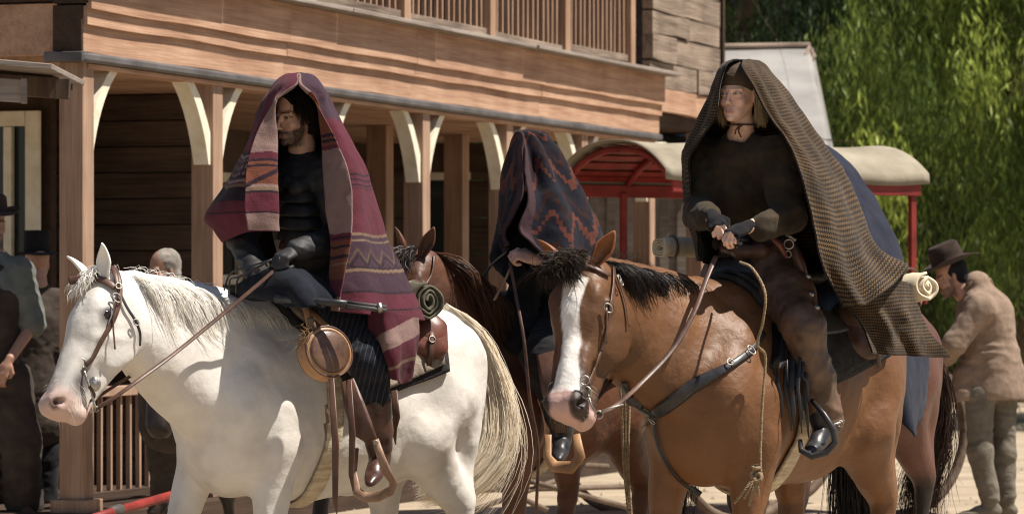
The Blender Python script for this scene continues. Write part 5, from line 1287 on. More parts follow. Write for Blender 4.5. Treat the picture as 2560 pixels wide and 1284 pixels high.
fringe('blanket_fringe', G3[-1, ::3], np.array(G3[-1, ::3] - G3[-12, ::3]), 160, .024, (.20, .05, .06), (.36, .14, .14), tb, 4)

# =============================================== rider on the blazed horse
SKF = (.80, .525, .40)
wr_ = empty('person', P(1900, 650, 16.75), 'fair haired rider in a dark tunic and brown checked shawl on the blazed horse', 'person', 'riders')
Hf = Head(P(1846, 236, 16.52), 61, 1, 0, 1.0)
V, Q = head_sdf(Hf, True, neck=P(1852, 350, 16.62)); cf_, _ = head_col(Hf, V, SKF, female=True, lips=(.42, .19, .17))
JF = dict(shL=P(1945, 392, 16.48), shR=P(1758, 394, 16.72), elL=P(1970, 540, 16.36), elR=P(1750, 532, 16.52), wrL=P(1862, 570, 16.16), wrR=P(1782, 545, 16.22), ch=P(1858, 455, 16.64), pv=P(1895, 640, 16.78), hipL=P(1925, 665, 16.60), knL=P(2008, 815, 16.24), anL=P(2058, 1052, 16.34), toL=P(2015, 1125, 16.12), hipR=P(1830, 690, 17.0), knR=P(1740, 860, 17.0), anR=P(1740, 1050, 17.0))
fL = (JF['wrL'], P(1812, 592, 16.08) - JF['wrL'], (-.35, -.65, .7)); fR = (JF['wrR'], P(1806, 575, 16.1) - JF['wrR'] + Vector((.0, -.03, -.03)), (-.3, -.55, .8))
person_body(wr_, JF, P(1852, 350, 16.62), Hf, (V, Q), cf_, SKF, [hand_sdf(*fL, 1, .85, .92), hand_sdf(*fR, -1, .9, .92)])
def halfglove(w_, d, bk, side, root):
    V, Q = hand_sdf(w_, d, bk, side, .85, .92, glove=.004, h=.005); dn = Vector(d).normalized(); keep = ((V - np.array(w_)) @ np.array(dn)) < .092
    bkv = np.array(Vector(bk)); low = ((V - np.array(w_)) @ bkv) > -.022; keep &= low
    fm = keep[Q].all(1); mesh_obj('fingerless_glove', V, Q[fm], M_black, root)
halfglove(*fL, 1, wr_); halfglove(*fR, -1, wr_)
limb_cloth('tunic', [([P(1858, 405, 16.62), JF['ch'], P(1880, 560, 16.72), JF['pv']], [.12, .158, .150, .165], .05), ([JF['shL'], JF['shR']], [.084, .084], .05),
    ([JF['shL'], JF['elL'], P(1900, 572, 16.2)], [.088, .072, .050], .03), ([JF['shR'], JF['elR'], P(1775, 545, 16.28)], [.086, .070, .050], .03), ('e', P(1850, 352, 16.60), (.075, .07, .04)), ('s', P(1846, 334, 16.57), (.058, .058, .045))], M_brownwool, wr_, .0075, disp=folds(.013, (8, 8, 17), 7))
b = MB(); ring(b, Hf.p(-.035, 0, -.132), .062, .0045, (0, 0, 1), 20); b.tube([Hf.p(.03, .02, -.135), Hf.p(.04, .018, -.16), Hf.p(.04, .03, -.185)], .004, 6); b.tube([Hf.p(.03, .02, -.135), Hf.p(.038, .004, -.155), Hf.p(.036, .0, -.172)], .004, 6); b.tube([Hf.p(.03, .01, -.128), Hf.p(.034, .022, -.14), Hf.p(.03, .03, -.132)], .006, 6); b.build('neck_cord', M_brown, wr_, True)
limb_cloth('belt', [([P(1815, 618, 16.58), P(1850, 628, 16.50), P(1905, 628, 16.47), P(1965, 618, 16.55)], [.030] * 4)], M_brown, wr_, .007)
b = MB(); b.tube([P(1930, 590, 16.36), P(1950, 612, 16.34), P(1965, 640, 16.36)], [.022, .02, .016], 8, True, .6); b.build('pistol_grip', M_red, wr_, True)
b = MB(); ring(b, P(1972, 610, 16.36), .02, .004); b.tube([P(1965, 585, 16.38), P(1990, 600, 16.38)], .009, 8); ring(b, P(1970, 635, 16.36), .014, .003); b.build('pistol_frame', M_metal, wr_, True)
b = MB(); b.tube([P(1975, 600, 16.42), P(2000, 660, 16.42), P(2015, 720, 16.45)], [.045, .05, .035], 10, True, .5); b.build('holster', M_brown, wr_, True)
limb_cloth('chaps', [([JF['pv'], JF['hipL'], (JF['hipL'] + JF['knL']) / 2, JF['knL'], P(2038, 940, 16.30), P(2068, 1048, 16.36)], [.145, .130, .112, .084, .074, .072], .05), ([JF['pv'], JF['hipR'], JF['knR'], JF['anR']], [.15, .12, .08, .06], .05)], M_chaps, wr_, .008, disp=folds(.011, (11, 11, 17), 9))
for i, (x, y, D) in enumerate(((2020, 690, 16.40), (2028, 735, 16.32), (2042, 768, 16.24), (2052, 822, 16.22), (2056, 890, 16.26), (2062, 950, 16.29), (2060, 700, 16.6))[:6]):
    b = MB(); c = P(x, y, D - .03); V = [tuple(c + Vector((0, -.008, 0)))]; nn = 12
    for k_ in range(nn): a = 2 * math.pi * k_ / nn; V.append(tuple(c + Vector((.013 * math.cos(a), 0, .013 * math.sin(a)))))
    for k_ in range(nn): a = 2 * math.pi * k_ / nn; V.append(tuple(c + Vector((.013 * math.cos(a), .008, .013 * math.sin(a)))))
    b.add(V, [(0, 1 + (k_ + 1) % nn, 1 + k_) for k_ in range(nn)] + [(1 + k_, 1 + (k_ + 1) % nn, 1 + nn + (k_ + 1) % nn, 1 + nn + k_) for k_ in range(nn)]); b.build('concho', M_metal, wr_, True)
boot('boot', JF['knL'], JF['anL'], JF['toL'], M_blk, wr_, .055)
s = SDF(.02); s.ell(Hf.p(-.020, 0, .062), (.106, .086, .078), Hf.Mn); s.ell(Hf.p(.10, 0, -.02), (.12, .10, .055), Hf.Mn, .008, 0, 's'); s.ell(Hf.p(-.02, 0, -.07), (.2, .2, .085), Hf.Mn, .006, 0, 's'); V, Q, _ = s.mesh(.005, folds(.004, (20, 20, 60), 2)); mesh_obj('head_scarf', V, Q, M_scarf, wr_)
rt = [(-.01, .075, .02), (-.03, .075, .01), (-.05, .07, .0), (0, -.075, .02), (-.03, -.07, .0), (-.06, .05, 0)]; tp = [(.0, .085, -.115), (-.025, .095, -.13), (-.055, .09, -.13), (.02, -.07, -.12), (-.03, -.08, -.12), (-.07, .06, -.13)]
hairlocks('hair', Hf, rt, tp, 420, .0022, (.55, .40, .22), (.85, .70, .46), wr_, 6, fr=.0015)
# --- the checked shawl
def herring():
    m, nt, b = newmat('checked_wool'); L = nt.links.new; tc = nd(nt, "ShaderNodeTexCoord"); sp = nd(nt, "ShaderNodeSeparateXYZ"); L(tc.outputs['UV'], sp.inputs[0])
    def mth(op, a, b_=None, c=None):
        n = nd(nt, "ShaderNodeMath", operation=op)
        for i, x in enumerate((a, b_, c)):
            if x is None: continue
            if isinstance(x, (int, float)): n.inputs[i].default_value = x
            else: L(x, n.inputs[i])
        return n.outputs[0]
    u = mth('MULTIPLY', sp.outputs[0], 125.0); v = mth('MULTIPLY', sp.outputs[1], 78.0)
    zz = mth('PINGPONG', u, .5); t = mth('MULTIPLY_ADD', zz, 1.1, v); fr_ = mth('FRACT', t); st = mth('GREATER_THAN', fr_, .52)
    ux = mth('FRACT', mth('MULTIPLY', u, 1.0)); k = mth('GREATER_THAN', ux, .14); val = mth('MULTIPLY', st, k)
    n1 = nd(nt, "ShaderNodeTexNoise", i_Scale=9, i_Detail=6); L(tc.outputs['Object'], n1.inputs['Vector'])
    r1 = ramp(nt, [(.3, (.045, .026, .012)), (.7, (.150, .092, .042))]); L(n1.outputs[0], r1.inputs[0])
    mx = nd(nt, "ShaderNodeMix", data_type='RGBA'); L(val, mx.inputs[0]); mx.inputs[6].default_value = (.007, .005, .004, 1); L(r1.outputs[0], mx.inputs[7]); L(mx.outputs[2], b.inputs['Base Color'])
    b.inputs['Roughness'].default_value = .95; b.inputs['Specular IOR Level'].default_value = .12; b.inputs['Sheen Weight'].default_value = .15
    n2 = nd(nt, "ShaderNodeTexNoise", i_Scale=240, i_Detail=2); L(tc.outputs['Object'], n2.inputs['Vector']); ad = mth('MULTIPLY_ADD', val, .8, n2.outputs[0])
    bp = nd(nt, "ShaderNodeBump", i_Strength=.6, i_Distance=.004); L(ad, bp.inputs['Height']); L(bp.outputs[0], b.inputs['Normal']); return m
M_check = herring()
rows = [
 [(1856, 150, q + .52)] * 8,
 [(1814, 166, q + .40), (1802, 172, q + .50), (1815, 175, q + .70), (1865, 172, q + .80), (1910, 178, q + .74), (1930, 192, q + .56), (1895, 180, q + .42), (1856, 174, q + .35)],
 [(1800, 215, q + .42), (1780, 228, q + .52), (1800, 230, q + .74), (1875, 235, q + .86), (1948, 235, q + .80), (1968, 242, q + .57), (1930, 240, q + .40), (1888, 226, q + .36)],
 [(1790, 285, q + .42), (1752, 290, q + .52), (1785, 300, q + .80), (1890, 310, q + .94), (1992, 300, q + .84), (2012, 308, q + .57), (1970, 312, q + .36), (1922, 290, q + .34)],
 [(1752, 342, q + .42), (1728, 348, q + .54), (1765, 370, q + .88), (1900, 385, q + 1.0), (2040, 372, q + .90), (2062, 380, q + .57), (2022, 388, q + .32), (1978, 370, q + .28)],
 [(1722, 400, q + .45), (1712, 410, q + .58), (1750, 450, q + .92), (1920, 470, q + 1.04), (2088, 460, q + .92), (2110, 458, q + .58), (2066, 474, q + .28), (2006, 452, q + .20)],
 [(1726, 500, q + .50), (1722, 520, q + .62), (1762, 540, q + .92), (1950, 560, q + 1.06), (2132, 560, q + .92), (2152, 562, q + .56), (2104, 575, q + .25), (2032, 562, q + .16)],
 [(1740, 590, q + .50), (1742, 605, q + .62), (1785, 620, q + .92), (1980, 640, q + 1.06), (2172, 630, q + .92), (2190, 630, q + .50), (2134, 682, q + .20), (2056, 660, q + .12)],
 [(1745, 640, q + .52), (1750, 650, q + .62), (1790, 665, q + .92), (2010, 700, q + 1.06), (2240, 670, q + .95), (2262, 680, q + .50), (2180, 752, q + .18), (2112, 768, q + .14)],
]
sw, G = grid_drape('shawl', rows, 300, 320, M_check, wr_, fold=(.022, 9), seed=5, thick=.008, wr=.010, wf=6, dome=True)
fringe('shawl_threads', G[::4, 0], np.array(G[::4, 0] - G[::4, 12]), 160, .010, (.10, .07, .04), (.25, .18, .1), sw, 11)
fringe('shawl_threads', G[::4, -1], np.array(G[::4, -1] - G[::4, -12]), 260, .010, (.10, .07, .04), (.25, .18, .1), sw, 12)
st_, G = grid_drape('shawl', [[(2090, 735, q + .36), (2150, 720, q + .34), (2215, 700, q + .42), (2268, 705, q + .55)], [(2130, 780, q + .38), (2190, 775, q + .38), (2245, 770, q + .46), (2296, 765, q + .58)], [(2160, 830, q + .38), (2220, 835, q + .42), (2275, 835, q + .50), (2330, 830, q + .60)], [(2176, 882, q + .38), (2240, 888, q + .46), (2300, 890, q + .52), (2376, 892, q + .60)]], 130, 110, M_check, wr_, fold=(.014, 2.4), seed=15, thick=.008, wr=.010, uvs=(.34, .30))
fringe('shawl_threads', G[-1, ::3], np.array(G[-1, ::3] - G[-12, ::3]), 160, .016, (.06, .04, .02), (.2, .14, .08), st_, 13)

# =============================================== hooded rider in the middle
mh = empty('person', P(1370, 750, 18.7), 'hooded rider in a dark poncho with brick red zigzags on the dark bay horse', 'person', 'riders')
Hh = Head(P(1330, 415, 18.62), 40, 8, 0, 1.0); V, Q = head_sdf(Hh, neck=P(1345, 500, 18.7), h=.006); ch_, _ = head_col(Hh, V, (.36, .19, .13))
JH = dict(shL=P(1425, 535, 18.5), shR=P(1290, 535, 18.8), elL=P(1440, 640, 18.4), elR=P(1265, 640, 18.6), wrL=P(1335, 648, 18.22), wrR=P(1290, 690, 18.5), ch=P(1360, 580, 18.7), pv=P(1385, 770, 18.85), hipL=P(1400, 790, 18.75), knL=P(1350, 890, 18.3), anL=P(1405, 1080, 18.5), toL=P(1395, 1140, 18.25))
person_body(mh, JH, P(1345, 500, 18.7), Hh, (V, Q), ch_, (.50, .31, .24), [hand_sdf(JH['wrL'], P(1288, 632, 18.2) - JH['wrL'], (-.3, -.6, .7), 1, 1.0, 1.0, h=.005)])
limb_cloth('coat', [([P(1350, 520, 18.7), JH['ch'], JH['pv'], P(1385, 850, 18.8)], [.12, .17, .17, .16], .05), ([JH['shL'], JH['elL'], P(1352, 652, 18.26)], [.085, .07, .052], .03), ([JH['shR'], JH['elR'], JH['wrR']], [.085, .07, .05], .03), ([P(1310, 720, 18.6), P(1300, 850, 18.5)], [.08, .09], .05)], M_black, mh, .011, disp=folds(.01))
limb_cloth('trousers', [([JH['pv'], JH['hipL'], JH['knL'], P(1395, 1010, 18.42)], [.15, .12, .085, .075], .05)], M_black, mh, .011, disp=folds(.01))
boot('boot', JH['knL'], JH['anL'], JH['toL'], M_blk, mh)
PN, PR = (.010, .010, .016), (.095, .028, .018)
def poncho(U, Vv, px, py):
    c = np.zeros(U.shape + (3,)); c[:] = PN; t = Vv * 7; stp = np.floor(np.abs(((U * 11) % 1) - .5) * 10) / 5
    f = (t + stp) % 1.9; n = vnoise(np.stack([U * 60, Vv * 60, 0 * U], -1)); m = (f + n * .10 + .35 * vnoise(np.stack([U * 7, Vv * 5, 0 * U], -1))) < .34; c[m] = PR; m2 = ((t + stp + .7) % 1.9 + n * .1) < .22; c[m2] = np.array(PR) * .35
    e = (U < .03) | (U > .965); c[e] = (.05, .025, .03); return c
q = 18
rows = [[(1304, 328, q + .42)] * 8,
 [(1310, 352, q + .33), (1284, 356, q + .48), (1300, 350, q + .64), (1335, 345, q + .72), (1360, 345, q + .66), (1376, 354, q + .50), (1345, 356, q + .40), (1306, 356, q + .345)],
 [(1312, 425, q + .29), (1264, 430, q + .50), (1285, 430, q + .74), (1350, 430, q + .84), (1402, 420, q + .76), (1424, 428, q + .50), (1375, 432, q + .34), (1308, 430, q + .30)],
 [(1306, 500, q + .22), (1256, 505, q + .46), (1280, 510, q + .78), (1360, 510, q + .92), (1450, 505, q + .82), (1468, 508, q + .50), (1405, 512, q + .27), (1316, 505, q + .20)],
 [(1266, 580, q + .28), (1251, 585, q + .42), (1280, 600, q + .80), (1370, 600, q + .96), (1482, 590, q + .86), (1498, 585, q + .50), (1425, 595, q + .22), (1296, 572, q + .14)],
 [(1272, 612, q + .26), (1262, 625, q + .42), (1285, 640, q + .80), (1375, 650, q + .98), (1500, 660, q + .88), (1516, 665, q + .50), (1445, 668, q + .20), (1330, 612, q + .10)]]
po, G = grid_drape('poncho', rows, 320, 240, M_woolattr, mh, fold=(.02, 7), seed=21, colf=poncho, dome=True, thick=.01, wr=.012, wf=7)
for e_, sd_ in ((G[::4, 0], G[::4, 10]), (G[::4, -1], G[::4, -10])): fringe('poncho_fringe', e_, e_ - sd_, 500, .022, (.05, .022, .026), (.16, .07, .06), po, 22, rad=.0022)

# =============================================== rider beyond, navy blanket
mn = empty('person', P(2060, 700, 19.2), 'rider wrapped in a plain navy blue blanket half hidden behind the checked shawl', 'person', 'riders')
Hn = Head(P(2045, 445, 19.2), 30, 0, 0, 1.0); V, Q = head_sdf(Hn, neck=P(2060, 530, 19.25), h=.008); cn_, _ = head_col(Hn, V, (.4, .22, .15))
JN = dict(shL=P(2110, 565, 19.2), shR=P(1990, 560, 19.4), elL=P(2110, 680, 19.15), elR=P(1970, 690, 19.2), wrL=P(2050, 700, 18.8), wrR=P(1980, 720, 19.0), ch=P(2070, 600, 19.25), pv=P(2110, 760, 19.35), hipL=P(2140, 790, 19.2), knL=P(2170, 930, 18.9), anL=P(2190, 1080, 19.0))
person_body(mn, JN, P(2060, 530, 19.25), Hn, (V, Q), cn_, (.4, .22, .15), [])
q = 19
rows = [[(2052, 362, q + .2)] * 7,
 [(1990, 400, q + .0), (1975, 420, q + .2), (2010, 400, q + .42), (2080, 378, q + .45), (2128, 418, q + .25), (2085, 410, q + .02), (2040, 400, q - .1)],
 [(1960, 520, q + .0), (1945, 540, q + .25), (2000, 520, q + .55), (2130, 500, q + .6), (2196, 520, q + .3), (2130, 530, q - .1), (2060, 520, q - .2)],
 [(1950, 640, q + .0), (1940, 650, q + .25), (2000, 640, q + .6), (2160, 620, q + .65), (2240, 632, q + .3), (2180, 650, q - .2), (2080, 640, q - .3)],
 [(1970, 740, q + .0), (1960, 760, q + .25), (2010, 760, q + .6), (2190, 760, q + .7), (2272, 760, q + .32), (2210, 770, q - .25), (2100, 760, q - .35)],
 [(2000, 820, q + .0), (1990, 840, q + .25), (2040, 860, q + .6), (2220, 880, q + .72), (2318, 890, q + .30), (2250, 900, q - .25), (2140, 860, q - .35)],
 [(2080, 900, q + .0), (2080, 930, q + .25), (2120, 960, q + .6), (2250, 1000, q + .72), (2312, 1010, q + .28), (2285, 1090, q - .15), (2200, 960, q - .3)]]
grid_drape('blanket', rows, 160, 180, M_navy, mn, fold=(.035, 5), seed=31, thick=.01, wr=.02, wf=4)
# ================================================================ WAGON, GEAR, BYSTANDERS
M_redp = mat_noise('red_paint', (.15, .018, .014), (.28, .035, .028), (5, 5, 5), .5, .15); M_wheel = mat_noise('wheel_wood', (.09, .06, .04), (.19, .14, .10), (7, 7, 7), .8, .4)
M_wcan = mat_noise('wagon_canvas', (.20, .172, .125), (.32, .28, .21), (2.5, 2.5, 2.5), .9, .4, (24, 24, 24)); M_iron = mat_noise('iron', (.03, .028, .026), (.08, .07, .065), (8, 8, 8), .6, .2)
AL = R(30); WA = Vector((math.cos(AL), math.sin(AL), 0)); WW = Vector((math.sin(AL), -math.cos(AL), 0)); WB0 = Vector(((1415 - 1280) / FPX * 26.3, 26.3, 0))
WM_ = Matrix((WA, WW, Z)).transposed()
def wg(l, w, z): return WB0 + WA * l + WW * w + Z * z
WL, WWD = 2.0, 1.35
wag = empty('covered_wagon', wg(1, .68, 0), 'red passenger wagon with an arched canvas roof behind the riders', 'wagon')
def arch(w, off=0, rise=.21, eave=2.265):
    t = w / WWD; a = abs(2 * t - 1); return eave + off + rise * (1 - a ** 2.6)
V = []; nu, nv = 40, 26
rgw = np.random.RandomState(2)
for j in range(nv + 1):
    for i in range(nu + 1):
        t = j / nv; w = WWD * (.5 - .5 * math.cos(math.pi * t)); sag = -.018 * math.sin(math.pi * ((i / nu * 3) % 1)); V.append(tuple(wg(-.06 + (WL + .12) * i / nu, w - .02 + .04 * t, arch(w, .035 + sag - (.06 if j in (0, nv) else 0)))))
F = [(j * (nu + 1) + i, j * (nu + 1) + i + 1, (j + 1) * (nu + 1) + i + 1, (j + 1) * (nu + 1) + i) for j in range(nv) for i in range(nu)]
o = mesh_obj('canvas_roof', V, F, M_wcan, wag); m = o.modifiers.new('s', 'SOLIDIFY'); m.thickness = .012
for l in (.0, .5, 1.0, 1.5, 2.0):
    b = MB(); n = 22; pts = []
    for j in range(n + 1):
        w = WWD * (.5 - .5 * math.cos(math.pi * j / n)); pts.append(wg(l, w, arch(w, -.02)))
    b.tube(pts, .022, 6); b.build('roof_rib', M_redp, wag, True)
for j in range(1, 14):
    w = WWD * (.5 - .5 * math.cos(math.pi * j / 14)); b = MB(); b.box(wg(WL / 2, w, arch(w, .006)), WL, .075 if 2 < j < 12 else .05, .012, WM_ @ Matrix.Rotation(-math.atan2(arch(w + .03) - arch(w - .03), .06) * -1, 3, 'X')); b.build('roof_slat', M_redp, wag)
for w in (.0, WWD): b = MB(); b.box(wg(WL / 2, w, 2.20), WL, .03, .085, WM_, .004); b.build('eave_rail', M_redp, wag)
for w in (.02, WWD - .02):
    for l in (.45, 1.95):
        b = MB(); b.box(wg(l, w, 1.57), .045, .04, 1.24, WM_, .004); b.build('roof_post', M_redp, wag)
b = MB(); b.box(wg(1.0, WWD / 2, .93), 2.1, 1.15, .06, WM_, .005); b.build('floor', M_redp, wag)
for w in (.12, WWD - .12): b = MB(); b.box(wg(1.0, w, 1.04), 2.1, .04, .16, WM_, .005); b.build('side_board', M_redp, wag)
for l in (.35, 1.0, 1.85):
    b = MB(); b.box(wg(l, WWD / 2, 1.25), .35, 1.1, .04, WM_, .005); b.build('seat', M_redp, wag)
    for z in (1.45, 1.58): b = MB(); b.box(wg(l + .18, WWD / 2 + .08, z), .03, 1.25, .05, WM_, .004); b.build('seat_rail', M_redp, wag)
b = MB(); b.tube([wg(1.0, .5, .62), wg(-.3, .5, .55)], .04); b.tube([wg(1.75, -.02, .56), wg(1.75, WWD + .05, .56)], .035); b.tube([wg(.50, -.02, .5), wg(.50, WWD + .05, .5)], .035)
for l in (.5, 1.75):
    for w in (.2, WWD - .2): b.box(wg(l, w, .76), .5, .05, .05, WM_); b.tube([wg(l - .3, w, .84), wg(l, w, .66), wg(l + .3, w, .84)], .018, 6)
b.build('undercarriage', M_redp, wag)
def wheel(l, w, r, par, cz=None):
    c = wg(l, w, cz or r); root = None; b = MB(); n = 40
    pts = [c + WA * r * math.cos(2 * math.pi * i / n) + Z * r * math.sin(2 * math.pi * i / n) for i in range(n + 1)]
    b.tube(pts, .036, 6, False); rim = b.build('wheel', M_wheel, par, True)
    b = MB(); b.tube([c - (c - p) * 1.045 for p in pts], .015, 6, False, 1.5); b.build('tyre', M_iron, rim, True)
    b = MB(); b.tube([c - WW * .09, c - WW * .04, c + WW * .05, c + WW * .10], [.045, .07, .065, .04], 12); b.build('hub', M_wheel, rim, True)
    for k in range(14):
        a = 2 * math.pi * (k + .3) / 14; d = WA * math.cos(a) + Z * math.sin(a); b = MB(); b.tube([c + d * .05 + WW * .02, c + d * (r - .01)], [.019, .014], 6); b.build('spoke', M_wheel, rim, True)
for l, r in ((1.75, .56), (.50, .50)):
    for w in (-.06, WWD + .08): wheel(l, w, r, wag)
b = MB(); b.tube([P(215, 1300, 18.3), P(290, 1276, 18.8), P(475, 1224, 19.8), P(900, 1205, 22.3), wg(-.25, .6, .55)], .024, 8); b.build('tongue', M_redp, wag, True)
b = MB(); b.tube([P(275, 1279, 18.72), P(300, 1273, 18.86)], .030, 8); b.build('tongue_ferrule', M_iron, wag, True)
for (a, c) in (((1190, 1190, 24), (1370, 1275, 24)), ((1180, 1275, 23.8), (1420, 1190, 24.4)), ((1250, 1150, 24.2), (1520, 1165, 24.8)), ((1160, 1225, 24), (1560, 1215, 24.8)), ((1300, 1195, 24.1), (1600, 1275, 24.6))):
    b = MB(); b.tube([P(*a), P(*c)], .018, 8); b.build('drawbar', M_wheel, wag, True)

# ---- gear on the white horse
def disc(name, c, n, r, th, mat, parent, seg=36, dome=.01, rim=.0):
    n = Vector(n).normalized(); x = n.orthogonal().normalized(); y = n.cross(x); V = []; F = []
    prof = [(0, th / 2 + dome), (.5, th / 2 + dome * .75), (.85, th / 2 + dome * .2), (.97, th / 2 - .003), (1, th / 2 - .012), (1, -th / 2 + .01), (.95, -th / 2), (0, -th / 2)]
    for rr, h in prof:
        for i in range(seg): a = 2 * math.pi * i / seg; V.append(tuple(Vector(c) + x * rr * r * math.cos(a) + y * rr * r * math.sin(a) + n * h))
    for j in range(len(prof) - 1):
        for i in range(seg): F.append((j * seg + i, j * seg + (i + 1) % seg, (j + 1) * seg + (i + 1) % seg, (j + 1) * seg + i))
    return mesh_obj(name, V, F, mat, parent), x, y, n
ct = empty('canteen', P(822, 885, 15.98), 'round tan leather canteen with a laced edge on the white horse\'s shoulder', 'canteen')
cc = P(812, 884, 16.02); cn = Vector((.50, -.80, .26)).normalized()
o, x, y, n = disc('body', cc, cn, .112, .085, M_tan, ct)
disc('face', cc + cn * .044, cn, .094, .012, leather('dark_hide', (.06, .03, .02), (.16, .09, .055), .3), ct, dome=.010)
b = MB(); ring(b, cc + cn * .040, .1085, .0045, cn, 40); ring(b, cc - cn * .036, .108, .0045, cn, 40)
b.build('lacing', M_brown, ct, True)
b = MB(); b.tube([cc + Vector((-.05, 0, .10)), cc + Vector((-.06, -.01, .15))], [.018, .016], 10); b.build('spout', M_wheel, ct, True)
b = MB(); b.tube([cc + Vector((-.06, 0, .11)), P(765, 770, 16.2), P(745, 745, 16.3)], .018, 8, True, .25, [(-.3, -.9, .1)] * 3); b.tube([cc + Vector((.02, 0, .10)), P(790, 790, 16.15), P(752, 748, 16.3)], .012, 8, True, .25, [(-.3, -.9, .1)] * 3); b.build('strap', M_tan, ct, True)
rg = np.random.RandomState(5); n_ = 60; s_ = np.linspace(0, 1, 6)[None, :, None]; base = np.tile(np.array(cc + Vector((-.07, -.03, .07))), (n_, 1)) + rg.normal(0, .012, (n_, 3)); d = rg.normal(0, 1, (n_, 1, 3)) + np.array([-.8, -.5, .2])
strands('twine', base, d * .035 * s_ + np.array([0, 0, -.02]) * s_ ** 2, .0013, (.35, .22, .10), (.6, .42, .22), ct, 6)
def bag(name, H, pts_c, size, mat, label, group, flapm=None, rot=0):
    q, nr = onto(H, [pts_c, (pts_c[0] + 2, pts_c[1])], .055); c = q[0]; nn = (Vector(nr[0]) + Vector((0, -.25, 0))).normalized(); up = (Vector((0, 0, 1)) - nn * nn.z).normalized(); sd = up.cross(nn)
    if rot: up = Matrix.Rotation(R(rot), 3, nn) @ up; sd = up.cross(nn)
    M = np.array(Matrix((sd, up, nn)).transposed()); root = empty('saddlebag', c, label, 'bag', group); w, hh, t = size
    s = SDF(.03); s.ell(c + up * hh * .18, (w * .5, hh * .36, t * .5), M); s.ell(c - up * hh * .18, (w * .52, hh * .38, t * .6), M)
    for a in (-1, 1): s.cap(c + sd * a * w * .32 + up * hh * .3, c + sd * a * w * .34 - up * hh * .26, t * .32, t * .42)
    V, Q, _ = s.mesh(.008, folds(.004, (14, 14, 14), 4)); mesh_obj('pouch', V, Q, mat, root)
    s = SDF(.03); s.ell(c + up * hh * .12 + nn * .014, (w * .50, hh * .44, t * .52), M)
    s.ell(c - up * hh * .52, (w * .9, hh * .26, t * 2), M, .02, 0, 's')
    V, Q, _ = s.mesh(.007, folds(.003, (14, 14, 14), 6)); fl_ = mesh_obj('flap', V, Q, flapm or mat, root)
    b = MB(); b.tube([c + up * hh * .10 + nn * (t * .62), c - up * hh * .15 + nn * (t * .70), c - up * hh * .42 + nn * (t * .60), c - up * hh * .75 + nn * .02], .012, 8, True, .3, [nn] * 4); b.build('strap', M_brown, root, True)
    b = MB(); ring(b, c - up * hh * .16 + nn * (t * .74), .014, .003, nn); b.build('buckle', M_metal, root, True); return c
bag('saddlebag', HW, (1062, 855), (.15, .19, .075), M_red, 'small brown leather saddlebag behind the rider on the white horse', 'saddlebags', rot=-8)
bag('saddlebag', HB, (2130, 835), (.24, .27, .09), M_brown, 'large dark leather saddlebag under the checked shawl', 'saddlebags', leather('worn_leather', (.07, .035, .022), (.15, .085, .05)), rot=6)
def roll(label, c, ax, r, L_, mat, group='rolled bundles behind saddles', flat=1.0, nm='bedroll', turns_=3.2):
    ax = Vector(ax).normalized(); root = empty(nm, c, label, 'bedroll', group); x = ax.cross(Z).normalized(); y = x.cross(ax); V = []; F = []
    turns = turns_; n = 90; nl = 12; rs = []
    for i in range(n + 1):
        a = 2 * math.pi * turns * i / n; rr = r * (.22 + .78 * (i / n)); rs.append((rr * math.cos(a), rr * math.sin(a) * flat))
    for j in range(nl + 1):
        for (p, q_) in rs:
            k = 1 + .05 * math.sin(j * 2.1) ; V.append(tuple(Vector(c) + ax * (L_ * (j / nl - .5) + .012 * math.sin(p * 60)) + x * p * k + y * q_ * k))
    m_ = n + 1
    F = [(j * m_ + i, j * m_ + i + 1, (j + 1) * m_ + i + 1, (j + 1) * m_ + i) for j in range(nl) for i in range(n)]
    o = mesh_obj('roll', V, F, mat, root); s = o.modifiers.new('s', 'SOLIDIFY'); s.thickness = r * .14
    for t in (-.28, .28):
        b = MB(); ring(b, Vector(c) + ax * L_ * t, r * 1.12, .006, ax, 24); b.build('tie', M_brown, root, True)
M_olive = cloth('olive_wool', (.055, .05, .034), (.12, .11, .075)); M_beige = cloth('beige_canvas', (.46, .38, .26), (.66, .57, .42), bump=.3)
roll('rolled olive blanket behind the rider on the white horse', P(985, 752, 16.9), HW.l + Vector((-.15, 0, 0)), .078, .5, M_olive)
roll('rolled beige canvas poking from under the checked shawl', P(2225, 728, 16.75), Vector((.80, -.62, .10)), .080, .40, M_beige, flat=.72, turns_=2.2)
roll('rolled cream cloth tied at the left of the fair haired rider', P(1722, 618, 16.9), Vector((.9, .45, 0)), .045, .30, M_beige, flat=.9)
rf_ = empty('rifle', P(900, 764, 15.98), 'double barrelled gun lying across the lap of the bearded rider', 'gun')
b = MB(); b.tube([P(868, 756, 15.96), P(966, 768, 15.94)], .0095, 10); b.tube([P(868, 764, 15.94), P(966, 776, 15.92)], .0095, 10); b.build('barrel', M_iron, rf_, True)
b = MB(); b.tube([P(948, 758, 15.93), P(952, 780, 15.92)], .013, 8, True, .8); b.build('barrel_band', M_metal, rf_, True)
b = MB(); b.tube([P(690, 745, 16.05), P(760, 752, 16.0), P(830, 756, 15.97), P(868, 760, 15.95)], [.022, .018, .016, .018], 10); b.build('stock', M_blk, rf_, True)
# coat tails over the horn
ctl, G = grid_drape('coat_tail', [[(560, 735, 16.32), (610, 700, 16.2), (680, 668, 16.12), (740, 665, 16.16), (790, 690, 16.25)], [(600, 745, 16.30), (650, 735, 16.12), (710, 715, 16.02), (770, 700, 16.06), (830, 720, 16.2)], [(660, 748, 16.2), (710, 760, 16.06), (760, 768, 15.98), (800, 765, 15.98), (850, 755, 16.1)]], 60, 50, cloth('blue_black_cloth', (.004, .005, .008), (.012, .014, .022)), mr, fold=(.012, 3), seed=41, thick=.008)
